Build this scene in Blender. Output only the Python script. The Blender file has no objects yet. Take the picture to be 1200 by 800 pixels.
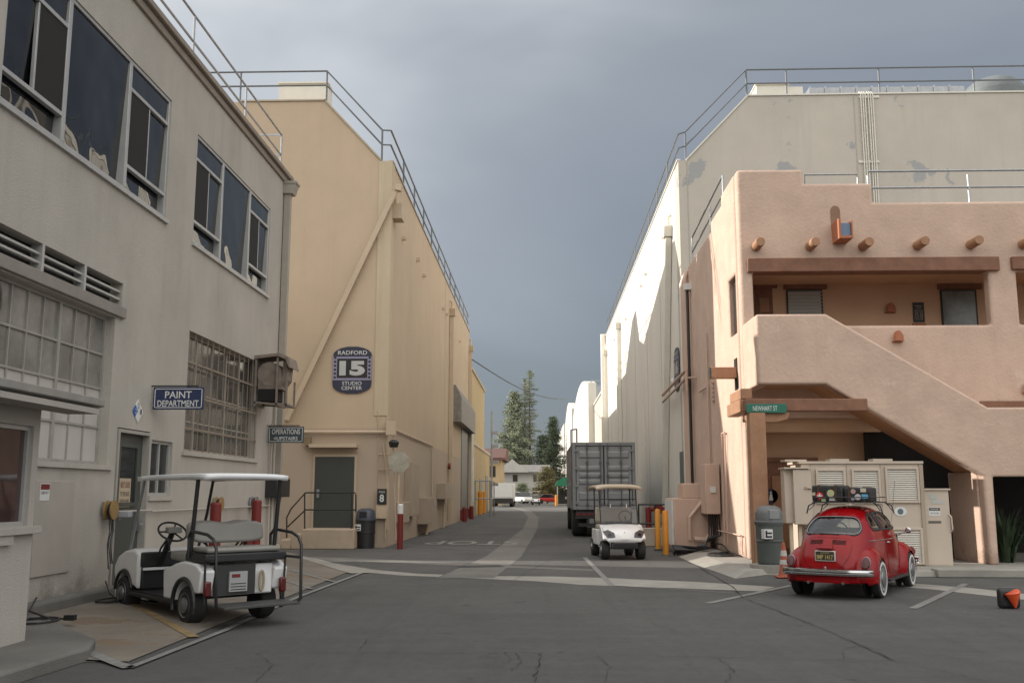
import bpy, bmesh, math, random
from mathutils import Vector, Matrix
from mathutils.bvhtree import BVHTree
random.seed(7)
PI=math.pi; R=math.radians
scn=bpy.context.scene; COL=scn.collection
# ------------------------------------------------------------------ camera
F=1150.0; T=math.atan(177/F); A=math.atan(35/F*math.cos(T)); CAM=Vector((0,0,1.6))
cd=bpy.data.cameras.new('camera'); cam=bpy.data.objects.new('camera',cd); COL.objects.link(cam)
cam.location=CAM; cam.rotation_euler=(PI/2+T,0,A)
cd.sensor_width=36; cd.lens=F/1200*36; cd.clip_start=.1; cd.clip_end=3000; scn.camera=cam
def ray(px,py):
    x,y,z=px-600,400-py,F
    f=z*math.cos(T)-y*math.sin(T); u=z*math.sin(T)+y*math.cos(T)
    return Vector((x*math.cos(A)-f*math.sin(A), x*math.sin(A)+f*math.cos(A), u))
def oX(px,py,c): d=ray(px,py); return CAM+d*(c/d.x)      # survey point on a wall along the street
def oY(px,py,c): d=ray(px,py); return CAM+d*(c/d.y)      # survey point on a wall across the street
def oG(px,py,z=0.0): d=ray(px,py); return CAM+d*((z-1.6)/d.z)
# ------------------------------------------------------------------ materials
MATS={}
def srgb(r,g,b):
    f=lambda c:(c/255/12.92 if c/255<=.04045 else ((c/255+.055)/1.055)**2.4)
    return (f(r),f(g),f(b))
def mat(name,col,rough=.7,var=.12,scale=1.5,bump=.0,bscale=60,metal=0,streak=0,streakcol=None,patch=None,coat=0,spec=.5,emit=None,trans=0,blot=0,speck=0,band=None,tyre=0,grime=None):
    if name in MATS: return MATS[name]
    m=bpy.data.materials.new(name); m.use_nodes=True; nt=m.node_tree; N=nt.nodes; Lk=nt.links
    b=N['Principled BSDF']; b.inputs['Roughness'].default_value=rough; b.inputs['Metallic'].default_value=metal
    b.inputs['Specular IOR Level'].default_value=spec
    if coat: b.inputs['Coat Weight'].default_value=coat; b.inputs['Coat Roughness'].default_value=.05
    if trans: b.inputs['Transmission Weight'].default_value=trans
    tc=N.new('ShaderNodeTexCoord')
    def noise(sc,det=5,vec=None,rg=.6):
        n=N.new('ShaderNodeTexNoise'); n.inputs['Scale'].default_value=sc; n.inputs['Detail'].default_value=det; n.inputs['Roughness'].default_value=rg
        Lk.new(vec or tc.outputs['Object'],n.inputs['Vector']); return n.outputs['Fac']
    def mix(fac,a,bb,mode='MIX'):
        x=N.new('ShaderNodeMix'); x.data_type='RGBA'; x.blend_type=mode
        for k,v in ((0,fac),(6,a),(7,bb)):
            if hasattr(v,'links') or hasattr(v,'is_linked'): Lk.new(v,x.inputs[k])
            else: x.inputs[k].default_value=v if k==0 else (*v,1)
        return x.outputs[2]
    def ramp(fac,p0,p1):
        r=N.new('ShaderNodeMapRange'); r.inputs[1].default_value=p0; r.inputs[2].default_value=p1; Lk.new(fac,r.inputs[0]); return r.outputs[0]
    def mul(a,b_):
        q=N.new('ShaderNodeMath'); q.operation='MULTIPLY'
        for k,v in ((0,a),(1,b_)):
            if hasattr(v,'is_linked'): Lk.new(v,q.inputs[k])
            else: q.inputs[k].default_value=v
        return q.outputs[0]
    c=col
    cur=None
    if var:
        lo=tuple(x*(1-var) for x in c); hi=tuple(min(1,x*(1+var)) for x in c)
        cur=mix(ramp(noise(scale),.3,.7),lo,hi)
    if speck:
        cur=mix(mul(ramp(noise(90,2),.45,.7),speck),cur or c,tuple(min(1,x*1.9) for x in c))
    if blot:
        cur=mix(mul(ramp(noise(.35,8,rg=.7),.48,.68),blot),cur or c,tuple(x*.55 for x in c))
    if streak:
        mp=N.new('ShaderNodeMapping'); mp.inputs['Scale'].default_value=(1,1,.06); Lk.new(tc.outputs['Object'],mp.inputs[0])
        sc=streakcol or tuple(x*.6 for x in c)
        f=mul(ramp(noise(3.2,6,mp.outputs[0]),.5,.78),streak)
        f=mul(f,ramp(noise(.5,3),.3,.65))
        cur=mix(f,cur or c,sc)
    if grime:
        sz=N.new('ShaderNodeSeparateXYZ'); Lk.new(tc.outputs['Object'],sz.inputs[0])
        q=N.new('ShaderNodeMath'); q.operation='MULTIPLY_ADD'; Lk.new(noise(1.7,7,rg=.7),q.inputs[0]); q.inputs[1].default_value=-2.2; Lk.new(sz.outputs['Z'],q.inputs[2])
        cur=mix(mul(ramp(q.outputs[0],-.65,-1.05),.6),cur,grime)
    if tyre:
        mp=N.new('ShaderNodeMapping'); mp.inputs['Scale'].default_value=(.12,2.2,1); mp.inputs['Rotation'].default_value=(0,0,.12); Lk.new(tc.outputs['Object'],mp.inputs[0])
        cur=mix(mul(ramp(noise(1.3,6,mp.outputs[0]),.5,.75),.45),cur,tuple(x*1.5 for x in c))
        mp=N.new('ShaderNodeMapping'); mp.inputs['Scale'].default_value=(2.6,.1,1); Lk.new(tc.outputs['Object'],mp.inputs[0])
        cur=mix(mul(ramp(noise(.9,5,mp.outputs[0]),.52,.75),.4),cur,tuple(x*.55 for x in c))
        cur=mix(mul(ramp(noise(2.1,2),.68,.74),.6),cur,tuple(x*.4 for x in c))
        cur=mix(mul(ramp(noise(7,6,rg=.75),.45,.62),.35),cur,tuple(x*.6 for x in c))
        cur=mix(mul(ramp(noise(28,3,rg=.8),.5,.7),.5),cur,tuple(min(1,x*1.7) for x in c))
    if band:
        sz=N.new('ShaderNodeSeparateXYZ'); Lk.new(tc.outputs['Object'],sz.inputs[0])
        cur=mix(ramp(sz.outputs['Z'],band[1]+.02,band[1]),cur or c,band[0])
    if patch:
        pc,psc,th=patch
        n1=noise(psc,6,rg=.65)
        cur=mix(ramp(n1,th,th+.012),cur or c,pc)
    if cur is not None: Lk.new(cur,b.inputs['Base Color'])
    else: b.inputs['Base Color'].default_value=(*c,1)
    if bump:
        bp=N.new('ShaderNodeBump'); bp.inputs['Strength'].default_value=bump; bp.inputs['Distance'].default_value=.02
        Lk.new(noise(bscale,4),bp.inputs['Height']); Lk.new(bp.outputs[0],b.inputs['Normal'])
    if rough>.25 and not metal and var:
        Lk.new(ramp(noise(scale*3),-1.2,2.0),N.new('ShaderNodeMath').inputs[0])
    if emit: b.inputs['Emission Color'].default_value=(*emit,1); b.inputs['Emission Strength'].default_value=1
    MATS[name]=m; return m
# stuccos and paints
PAINTW=mat('grey stucco',(.425,.395,.35),.9,.07,.8,.5,45,streak=.5,streakcol=(.27,.24,.2),blot=.22,grime=(.16,.14,.115))
BOOTHW=mat('booth stucco',(.42,.39,.35),.9,.07,1,.45,45,streak=.4,blot=.2)
CREAM=mat('cream stage paint',(.50,.388,.272),.85,band=((.42,.335,.255),3.52),var=.06,scale=.5,bump=.3,bscale=30,grime=(.2,.15,.11),streak=.25,streakcol=(.36,.27,.18),blot=.14,patch=((.55,.5,.43),.9,.735))
CREAMP=mat('cream pipe paint',(.50,.395,.28),.6,.06,2)
GREYST=mat('pale stage front',(.50,.455,.39),.88,.06,.5,.3,30,streak=.4,streakcol=(.33,.31,.27),blot=.18,patch=((.34,.34,.335),.7,.605))
WHITEST=mat('off white stage side',(.72,.69,.62),.85,var=.05,scale=.4,bump=.25,bscale=30,streak=.2,streakcol=(.5,.46,.4),blot=.08)
WHITEP=mat('off white pipe paint',(.68,.65,.57),.55,.05,2)
PINK=mat('adobe plaster',(.545,.395,.31),.92,.09,1.6,.7,13,blot=.22,grime=(.25,.17,.13),patch=((.57,.43,.345),1.3,.63),streak=.3,streakcol=(.35,.23,.18))
PINKP=mat('pink pipe paint',(.52,.37,.29),.6,.06,2)
TIMBER=mat('brown timber',(.21,.10,.06),.75,.2,4,.4,30,streak=.5)
TIMBERL=mat('orange brown timber',(.34,.18,.10),.7,.15,4,.4,30,streak=.5)
CABM=mat('beige cabinet paint',(.50,.42,.34),.55,.05,2,.05,80,streak=.3,streakcol=(.38,.3,.23))
CABB=mat('taupe box paint',(.36,.29,.22),.6,.06,2,streak=.3)
CONC=mat('concrete',(.155,.148,.135),.92,.16,1.5,.5,60,blot=.4)
CONCL=mat('pale concrete',(.29,.275,.245),.92,.14,2,.5,60,blot=.35)
PAD=mat('stained concrete pad',(.19,.165,.135),.9,.2,1.2,.4,60,blot=.5,patch=((.17,.125,.085),.6,.58))
ASPH=mat('asphalt',(.082,.080,.077),.88,.2,.45,.8,140,blot=.5,speck=.7,tyre=1)
ASPHD=mat('dark asphalt patch',(.05,.05,.05),.9,.12,1,.7,120,speck=.3)
CRACK=mat('crack',(.018,.017,.016),1,.1)
LINE=mat('worn white road paint',(.20,.196,.185),.8,.25,8,.2,100,blot=.5)
LINEY=mat('worn yellow paint',(.24,.17,.08),.8,.3,6,.2,100,blot=.6)
BLACK=mat('black metal',(.018,.018,.019),.45,.1,4)
RUB=mat('black rubber',(.022,.022,.022),.8,.15,8,.2,50)
DGREEN=mat('dark green grey door',(.045,.052,.047),.5,.08,2)
PDOOR=mat('charcoal green door',(.06,.068,.06),.5,.08,2)
STEEL=mat('galvanised steel',(.33,.34,.35),.45,.12,6,metal=.7)
ALU=mat('window aluminium',(.42,.42,.41),.45,.08,4,metal=.3)
CHROME=mat('chrome',(.5,.5,.5),.12,0,metal=1)
WHITE=mat('white paint',(.75,.75,.74),.35,.04,3,coat=.3)
WPANEL=mat('white painted panes',(.44,.42,.385),.6,.06,2,streak=.5)
def glass(name,col,wave=.0,rough=.03,wscale=1.0):
    m=mat(name,col,rough,.0,spec=.8)
    if wave:
        nt=m.node_tree; b=nt.nodes['Principled BSDF']; tc=nt.nodes.new('ShaderNodeTexCoord'); n=nt.nodes.new('ShaderNodeTexNoise'); n.inputs['Scale'].default_value=wscale; n.inputs['Detail'].default_value=1
        bp=nt.nodes.new('ShaderNodeBump'); bp.inputs['Strength'].default_value=wave; bp.inputs['Distance'].default_value=.05
        nt.links.new(tc.outputs['Object'],n.inputs[0]); nt.links.new(n.outputs[0],bp.inputs['Height']); nt.links.new(bp.outputs[0],b.inputs['Normal'])
    return m
GLU=glass('blue grey window glass',(.006,.007,.010),.45,.015,1.2); GLU.node_tree.nodes['Principled BSDF'].inputs['Specular IOR Level'].default_value=.5
GLS=mat('insect screen',(.014,.013,.012),.85,.1,3)
GLI=mat('dusty wired glass',(.19,.185,.17),.18,.45,1.6,spec=.6,blot=.3)
GLD=glass('dark window glass',(.02,.022,.022),.15,.05,1)
def clear(name,tint,mixf,refl=.12):
    m=bpy.data.materials.new(name); m.use_nodes=True; nt=m.node_tree; nt.nodes.clear(); N=nt.nodes
    o=N.new('ShaderNodeOutputMaterial'); t=N.new('ShaderNodeBsdfTransparent'); t.inputs[0].default_value=(*tint,1)
    g=N.new('ShaderNodeBsdfGlossy'); g.inputs['Roughness'].default_value=.04
    mx=N.new('ShaderNodeMixShader'); fr=N.new('ShaderNodeFresnel'); fr.inputs[0].default_value=1.5
    ad=N.new('ShaderNodeMath'); ad.operation='ADD'; ad.inputs[1].default_value=refl
    nt.links.new(fr.outputs[0],ad.inputs[0]); nt.links.new(ad.outputs[0],mx.inputs[0]); nt.links.new(t.outputs[0],mx.inputs[1]); nt.links.new(g.outputs[0],mx.inputs[2]); nt.links.new(mx.outputs[0],o.inputs[0]); return m
CLG=clear('car glass',(.8,.84,.82),0,.05)
CLW=clear('smoked windscreen',(.5,.5,.5),0,.01)
def plain(name,rgb,rough=.6,**k): return mat(name,rgb,rough,k.pop('var',.06),k.pop('scale',5),**k)
REDP=plain('red paint',(.15,.012,.010),.55); ORANGEP=plain('orange bollard paint',(.62,.25,.02),.5,streak=.5)
NAVY=plain('navy sign',(.02,.03,.085),.45); SIGNW=plain('sign white',(.62,.62,.60),.5); SIGNG=plain('slate sign',(.045,.06,.07),.5)
GREENP=plain('street sign green',(.01,.13,.085),.45); TERRA=plain('terracotta',(.38,.14,.07),.8)
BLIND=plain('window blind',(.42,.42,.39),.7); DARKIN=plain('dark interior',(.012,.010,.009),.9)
# ------------------------------------------------------------------ mesh builder
def rootof(o):
    while o.parent: o=o.parent
    return o
class MB:
    def __init__(s): s.v=[]; s.f=[]
    def add(s,vs,fs):
        n=len(s.v); s.v+=[Vector(v) for v in vs]; s.f+=[tuple(i+n for i in f) for f in fs]; return s
    def box(s,x0,x1,y0,y1,z0,z1):
        if x0>x1:x0,x1=x1,x0
        if y0>y1:y0,y1=y1,y0
        if z0>z1:z0,z1=z1,z0
        return s.add([(x0,y0,z0),(x1,y0,z0),(x1,y1,z0),(x0,y1,z0),(x0,y0,z1),(x1,y0,z1),(x1,y1,z1),(x0,y1,z1)],
          [(0,3,2,1),(4,5,6,7),(0,1,5,4),(1,2,6,5),(2,3,7,6),(3,0,4,7)])
    def obox(s,p0,p1,w,h,up=(0,0,1)):   # bar from p0 to p1
        p0=Vector(p0);p1=Vector(p1);d=(p1-p0).normalized();up=Vector(up)
        if abs(d.dot(up))>.98: up=Vector((0,1,0))
        a=d.cross(up).normalized()*w/2;b=a.cross(d).normalized()*h/2
        vs=[p+q for p in(p0,p1) for q in(-a-b,a-b,a+b,-a+b)]
        return s.add(vs,[(0,1,2,3),(7,6,5,4),(0,4,5,1),(1,5,6,2),(2,6,7,3),(3,7,4,0)])
    def prism(s,pts,axis,a,b):          # polygon in the other two axes, extruded along axis
        n=len(pts)
        def mk(p,c):
            return (c,p[0],p[1]) if axis=='x' else (p[0],c,p[1]) if axis=='y' else (p[0],p[1],c)
        vs=[mk(p,a) for p in pts]+[mk(p,b) for p in pts]
        ar=sum(pts[i][0]*pts[(i+1)%n][1]-pts[(i+1)%n][0]*pts[i][1] for i in range(n))
        return s.add(vs,[tuple(range(n))[::-1],tuple(range(n,2*n))]+[(i,(i+1)%n,n+(i+1)%n,n+i) for i in range(n)])
    def tube(s,pts,r,n=8,closed=False,cap=True):
        pts=[Vector(p) for p in pts]; m=len(pts); rs=r if isinstance(r,(list,tuple)) else [r]*m
        base=len(s.v); pa=None
        for i,p in enumerate(pts):
            if closed: d=pts[(i+1)%m]-pts[i-1]
            else: d=(pts[min(i+1,m-1)]-pts[max(i-1,0)])
            d.normalize()
            if pa is None:
                up=Vector((0,0,1)) if abs(d.z)<.9 else Vector((1,0,0)); a=d.cross(up).normalized()
            else:
                a=pa-d*pa.dot(d)
                a=a.normalized() if a.length>1e-6 else d.orthogonal().normalized()
            pa=a; b=d.cross(a)
            for k in range(n):
                t=2*PI*k/n; s.v.append(p+(a*math.cos(t)+b*math.sin(t))*rs[i])
        for i in range(m if closed else m-1):
            j=(i+1)%m
            for k in range(n):
                s.f.append((base+i*n+k,base+i*n+(k+1)%n,base+j*n+(k+1)%n,base+j*n+k))
        if cap and not closed:
            s.f.append(tuple(base+k for k in range(n))[::-1]); s.f.append(tuple(base+(m-1)*n+k for k in range(n)))
        return s
    def lathe(s,prof,c=(0,0,0),axis='z',n=20):   # prof (r,h)
        base=len(s.v); c=Vector(c)
        for r_,h in prof:
            for k in range(n):
                t=2*PI*k/n; x,y=r_*math.cos(t),r_*math.sin(t)
                s.v.append(c+Vector((x,y,h) if axis=='z' else (x,h,y) if axis=='y' else (h,x,y)))
        for i in range(len(prof)-1):
            for k in range(n):
                s.f.append((base+i*n+k,base+i*n+(k+1)%n,base+(i+1)*n+(k+1)%n,base+(i+1)*n+k))
        s.f.append(tuple(base+k for k in range(n))); s.f.append(tuple(base+(len(prof)-1)*n+k for k in range(n)))
        return s
    def poly(s,pts): return s.add(pts,[tuple(range(len(pts)))])
    def strip(s,pts,w,z=None):          # flat ribbon on the ground
        pts=[Vector(p) for p in pts]; ws=w if isinstance(w,(list,tuple)) else [w]*len(pts)
        base=len(s.v); m=len(pts)
        for i,p in enumerate(pts):
            d=pts[min(i+1,m-1)]-pts[max(i-1,0)]; d.z=0; d.normalize(); a=Vector((-d.y,d.x,0))*ws[i]/2
            for q in (p-a,p+a):
                if z is not None: q.z=z
                s.v.append(q)
        for i in range(m-1): s.f.append((base+2*i,base+2*i+1,base+2*i+3,base+2*i+2))
        return s
    def build(s,name,m,parent=None,local=False,bevel=0,smooth=False,seg=2,weld=False,sub=0,recalc=True,ang=35):
        me=bpy.data.meshes.new(name)
        off=Vector((0,0,0))
        if parent is not None and not local: off=rootof(parent).location
        bm=bmesh.new(); bv=[bm.verts.new(v-off) for v in s.v]
        for f in s.f:
            try: bm.faces.new([bv[i] for i in f])
            except ValueError: pass
        if weld: bmesh.ops.remove_doubles(bm,verts=bm.verts,dist=1e-4)
        if recalc: bmesh.ops.recalc_face_normals(bm,faces=bm.faces)
        bm.to_mesh(me); bm.free()
        me.materials.append(m)
        o=bpy.data.objects.new(name,me); COL.objects.link(o)
        if parent is not None: o.parent=parent
        if bevel:
            b=o.modifiers.new('bevel','BEVEL'); b.width=bevel; b.segments=seg; b.limit_method='ANGLE'; b.angle_limit=R(ang)
        if sub:
            q=o.modifiers.new('sub','SUBSURF'); q.levels=sub; q.render_levels=sub
        if smooth or bevel or sub:
            me.polygons.foreach_set('use_smooth',[True]*len(me.polygons))
            try: me.set_sharp_from_angle(angle=R(40))
            except Exception: pass
        return o
def thing(name,label,cat,loc=(0,0,0),rz=0,group=None):
    o=bpy.data.objects.new(name,None); COL.objects.link(o); o.location=loc; o.rotation_euler=(0,0,rz)
    o['label']=label; o['category']=cat; o.empty_display_size=.2
    if group: o['group']=group
    return o
def tag(o,label,cat,group=None,kind=None):
    if kind: o['kind']=kind
    else:
        o['label']=label; o['category']=cat
        if group: o['group']=group
    return o
def struct(o): o['kind']='structure'; return o
def copy_tree(o,loc,rz=None,label=None):
    r=o.copy(); COL.objects.link(r); r.location=loc
    if rz is not None: r.rotation_euler=(0,0,rz)
    if label: r['label']=label
    def rec(a,b):
        for ch in [c for c in COL.objects if c.parent==a]:
            c=ch.copy(); COL.objects.link(c); c.parent=b; rec(ch,c)
    rec(o,r); return r
FONTCACHE={}
def text_mb(txt,w,h,bold=0.0,sp=1.0):
    """flat extruded letters centred at the origin in the xz plane, facing -y, fitted to w x h"""
    cu=bpy.data.curves.new('t','FONT'); cu.body=txt; cu.align_x='CENTER'; cu.align_y='CENTER'; cu.offset=bold; cu.space_line=sp; cu.resolution_u=3
    o=bpy.data.objects.new('t',cu); COL.objects.link(o)
    bpy.context.view_layer.update()
    me=bpy.data.meshes.new_from_object(o.evaluated_get(bpy.context.evaluated_depsgraph_get()))
    vs=[v.co.copy() for v in me.vertices]; fs=[tuple(p.vertices) for p in me.polygons]
    bpy.data.objects.remove(o); bpy.data.curves.remove(cu); bpy.data.meshes.remove(me)
    x0=min(v.x for v in vs);x1=max(v.x for v in vs);y0=min(v.y for v in vs);y1=max(v.y for v in vs)
    sx=w/(x1-x0); sy=h/(y1-y0)
    return [Vector(((v.x-(x0+x1)/2)*sx,0,(v.y-(y0+y1)/2)*sy)) for v in vs],fs
def lettering(txt,w,h,org,parent,m,facing='-y',bold=0.0,local=False,name='lettering',sp=1.0,mtx=None):
    vs,fs=text_mb(txt,w,h,bold,sp); org=Vector(org)
    if mtx is None:
        mtx={'-y':Matrix.Identity(3),'+x':Matrix.Rotation(PI/2,3,'Z'),'-x':Matrix.Rotation(-PI/2,3,'Z'),'+y':Matrix.Rotation(PI,3,'Z')}[facing]
    b=MB(); b.add([mtx@v+org for v in vs],fs); return b.build(name,m,parent,local=local,recalc=False)
def wall_holes(mb,axis,c,th,u0,u1,z0,z1,holes):
    """wall in plane axis=c, thickness th behind it (signed), rectangular holes (ua,ub,za,zb)"""
    us=sorted({u0,u1,*[max(u0,min(u1,h[i])) for h in holes for i in(0,1)]}); zs=sorted({z0,z1,*[max(z0,min(z1,h[i])) for h in holes for i in(2,3)]})
    P=(lambda u,z,d:(c+d,u,z)) if axis=='x' else (lambda u,z,d:(u,c+d,z))
    inh=lambda u,z:any(h[0]<u<h[1] and h[2]<z<h[3] for h in holes)
    n,k=len(us)-1,len(zs)-1
    solid=[[not inh((us[i]+us[i+1])/2,(zs[j]+zs[j+1])/2) for j in range(k)] for i in range(n)]
    q=lambda *v: mb.add(v,[(0,1,2,3)])
    for i in range(n):
        for j in range(k):
            if not solid[i][j]: continue
            a,b,e,f=us[i],us[i+1],zs[j],zs[j+1]
            for d in (0,th): q(P(a,e,d),P(b,e,d),P(b,f,d),P(a,f,d))
            if i==0 or not solid[i-1][j]: q(P(a,e,0),P(a,e,th),P(a,f,th),P(a,f,0))
            if i==n-1 or not solid[i+1][j]: q(P(b,e,0),P(b,e,th),P(b,f,th),P(b,f,0))
            if j==0 or not solid[i][j-1]: q(P(a,e,0),P(b,e,0),P(b,e,th),P(a,e,th))
            if j==k-1 or not solid[i][j+1]: q(P(a,f,0),P(b,f,0),P(b,f,th),P(a,f,th))
    return mb
def arc(cx,cy,r,a0,a1,n): return [(cx+r*math.cos(R(a0+(a1-a0)*i/n)),cy+r*math.sin(R(a0+(a1-a0)*i/n))) for i in range(n+1)]
# ------------------------------------------------------------------ world and sun
SD=Vector((-1,.21,.41)).normalized()      # towards the sun
elev=math.asin(SD.z); az=math.atan2(SD.x,SD.y)
sl=bpy.data.lights.new('sun','SUN'); sl.energy=3.7; sl.angle=R(.5); sl.color=(1,.93,.84)
so=bpy.data.objects.new('sun',sl); COL.objects.link(so); so.rotation_euler=SD.to_track_quat('Z','Y').to_euler(); so.location=(-30,10,30)
w=bpy.data.worlds.new('World'); scn.world=w; w.use_nodes=True; nt=w.node_tree; N=nt.nodes; Lk=nt.links
bg=N['Background']; bg.inputs['Strength'].default_value=.1
sky=N.new('ShaderNodeTexSky'); sky.sky_type='NISHITA'; sky.sun_disc=False; sky.sun_elevation=elev; sky.sun_rotation=az
tc=N.new('ShaderNodeTexCoord'); sep=N.new('ShaderNodeSeparateXYZ'); Lk.new(tc.outputs['Generated'],sep.inputs[0])
def mrange(src,a,b,c=0,d=1):
    r=N.new('ShaderNodeMapRange'); r.interpolation_type='SMOOTHSTEP'; r.inputs[1].default_value=a; r.inputs[2].default_value=b; r.inputs[3].default_value=c; r.inputs[4].default_value=d; Lk.new(src,r.inputs[0]); return r.outputs[0]
def wmix(f,a,b):
    x=N.new('ShaderNodeMix'); x.data_type='RGBA'
    for k,v in ((0,f),(6,a),(7,b)):
        if hasattr(v,'is_linked'): Lk.new(v,x.inputs[k])
        else: x.inputs[k].default_value=v if k==0 else (*v,1)
    return x.outputs[2]
mp=N.new('ShaderNodeMapping'); mp.inputs['Scale'].default_value=(1,1,2.2); Lk.new(tc.outputs['Generated'],mp.inputs[0])
nz=N.new('ShaderNodeTexNoise'); nz.inputs['Scale'].default_value=1.8; nz.inputs['Detail'].default_value=4; nz.inputs['Roughness'].default_value=.48; nz.inputs['Distortion'].default_value=.4; Lk.new(mp.outputs[0],nz.inputs[0])
def mth(op,a,b):
    q=N.new('ShaderNodeMath'); q.operation=op
    for k,v in ((0,a),(1,b)):
        if hasattr(v,'is_linked'): Lk.new(v,q.inputs[k])
        else: q.inputs[k].default_value=v
    return q.outputs[0]
# height with cloud wobble; left (west) brighter
hw=mth('ADD',mth('ADD',sep.outputs['Z'],mth('MULTIPLY',mth('SUBTRACT',nz.outputs['Fac'],.5),.55)),mth('MULTIPLY',sep.outputs['X'],-.38))
low=(1.15,1.31,1.55); mid=(2.05,2.22,2.45); hi=(5.4,5.5,5.6)
c1=wmix(mrange(hw,.06,.42),low,mid); c2=wmix(mrange(hw,.34,.74),c1,hi)
back=wmix(mrange(sep.outputs['Z'],.02,.38),(4.2,4.15,4.0),(12.0,11.8,11.3))
yy=mth('ADD',mth('MULTIPLY',sep.outputs['Y'],-1),mth('MULTIPLY',sep.outputs['Z'],.25))
c3=wmix(mrange(yy,-.45,.6),c2,back)
wx=mth('MULTIPLY',sep.outputs['X'],-1); wf=mth('MULTIPLY',mrange(wx,.50,.80),mrange(sep.outputs['Z'],.05,.4)); c3=wmix(wf,c3,(8.2,8.1,7.9))
tot=wmix(.88,sky.outputs[0],c3); Lk.new(tot,bg.inputs['Color'])
vs=scn.view_settings; vs.view_transform='Standard'; vs.look='None'; vs.exposure=.75; vs.gamma=1; vs.use_curve_mapping=False
def bX(mb,xa,ya,xb,yb,c,out,ins=0):
    p=oX(xa,ya,c);q=oX(xb,yb,c); return mb.box(c-ins,c+out,min(p.y,q.y),max(p.y,q.y),min(p.z,q.z),max(p.z,q.z))
def bY(mb,xa,ya,xb,yb,c,out,ins=0):
    p=oY(xa,ya,c);q=oY(xb,yb,c); return mb.box(min(p.x,q.x),max(p.x,q.x),c-out,c+ins,min(p.z,q.z),max(p.z,q.z))
LX=-6.4; SX=-4.67; RX=4.68; SY=29.5; RY=32.2
# =================================================================== GROUND
g=MB(); g.box(-900,900,-300,1500,-1,0); struct(g.build('road',ASPH))
def gl(name,pts,w_,m,z=.008):
    b=MB(); b.strip([oG(*p) for p in pts],w_,z); return struct(b.build(name,m,recalc=False))
# concrete gutters
gl('concrete_gutter',[(300,650),(352,656),(425,668),(480,673),(560,676),(640,678),(700,681),(800,685),(900,690)],[.5,.6,.55,.5,.55,1.1,1.5,1.3,.9],CONCL,.004)
gl('concrete_gutter',[(545,677),(590,652),(621,620),(625,606),(617,598),(600,594.5)],[1.1,.9,.65,.65,.7,.7],CONC,.0045)
gl('concrete_gutter',[(320,652),(430,656),(560,662),(700,668)],[.9,.8,.7,.4],CONC,.003)
gl('concrete_gutter',[(1045,684),(1110,689),(1200,699),(1330,712)],[.75,.8,.8,.8],CONCL,.004)
gl('asphalt_patch',[(538,664),(588,663)],[.55,.55],ASPHD,.009)
b=MB(); b.poly([oG(640,668,.002)*1,oG(905,684,.002),oG(905,690,.002),oG(760,700,.002),oG(600,680,.002)]); 
# painted lines
for pts,ww in [([(685,653),(718,687)],.11),([(829,707),(927,686)],.12),([(1070,713),(1132,684)],.12),([(474,638.5),(590,646)],.1),([(718,686),(860,695)],.05),([(1062,686),(1200,689)],.05),([(70,775),(114,775)],.12)]:
    gl('painted_line',pts,ww,LINE)
gl('rope_line',[(476,637),(530,638),(600,641),(660,636),(760,630)],.05,mat('dark tar strip',(.03,.028,.026),.9),.013)
# road lettering upside down (reads from the other side)
vs_,fs_=text_mb('STOP',3.0,2.3,.01); cc=(oG(505,637)+oG(592,637))/2
b=MB(); b.add([Vector((cc.x-v.x+ .1,cc.y-v.z+.6,.009)) for v in vs_],fs_); struct(b.build('stop_lettering',mat('faded white road paint',(.24,.235,.22),.85,.25,7,blot=.5),recalc=False))
vs_,fs_=text_mb('15',.55,.3,.0); c0=oG(945,711); b=MB(); b.add([Vector((c0.x+v.x,c0.y+v.z,.009)) for v in vs_],fs_)
def crack(pts,ww,name='road_crack',n=14,j=.03):
    P=[oG(*p) for p in pts]; out=[]
    for a,b_ in zip(P,P[1:]):
        for i in range(n): t=i/n; q=a.lerp(b_,t); out.append(q+Vector((random.uniform(-j,j),random.uniform(-j,j),0)))
    out.append(P[-1]); m=MB(); m.strip(out,[ww*random.uniform(.15,.65) for _ in out],.012); struct(m.build(name,CRACK,recalc=False))
crack([(870,700),(960,735),(1050,775)],.03,n=20,j=.012)
crack([(300,765),(530,766),(632,765),(800,770),(1045,775)],.018,n=30,j=.015)
crack([(634,765),(626,800)],.02)
for p in [[(590,764),(600,774),(585,780)],[(575,766),(560,771),(590,770)],[(605,765),(612,776),(600,786)],[(990,772),(985,762),(1010,757),(1035,764)],[(560,680),(513,677)],[(572,650),(515,676)],[(655,650),(585,690)],[(0,795),(60,770)],[(300,766),(320,780),(300,800)],[(420,765),(430,750),(470,742)],[(700,768),(716,782),(708,800)],[(840,771),(860,786),(850,800)],[(1050,775),(1110,788),(1160,800)],[(450,700),(520,706),(600,702)],[(760,730),(800,742),(870,744)]]:
    crack(p,.014,n=8,j=.02)
crack([(780,650),(813,661),(858,687),(870,700)],.04,n=8,j=.01)
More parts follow.
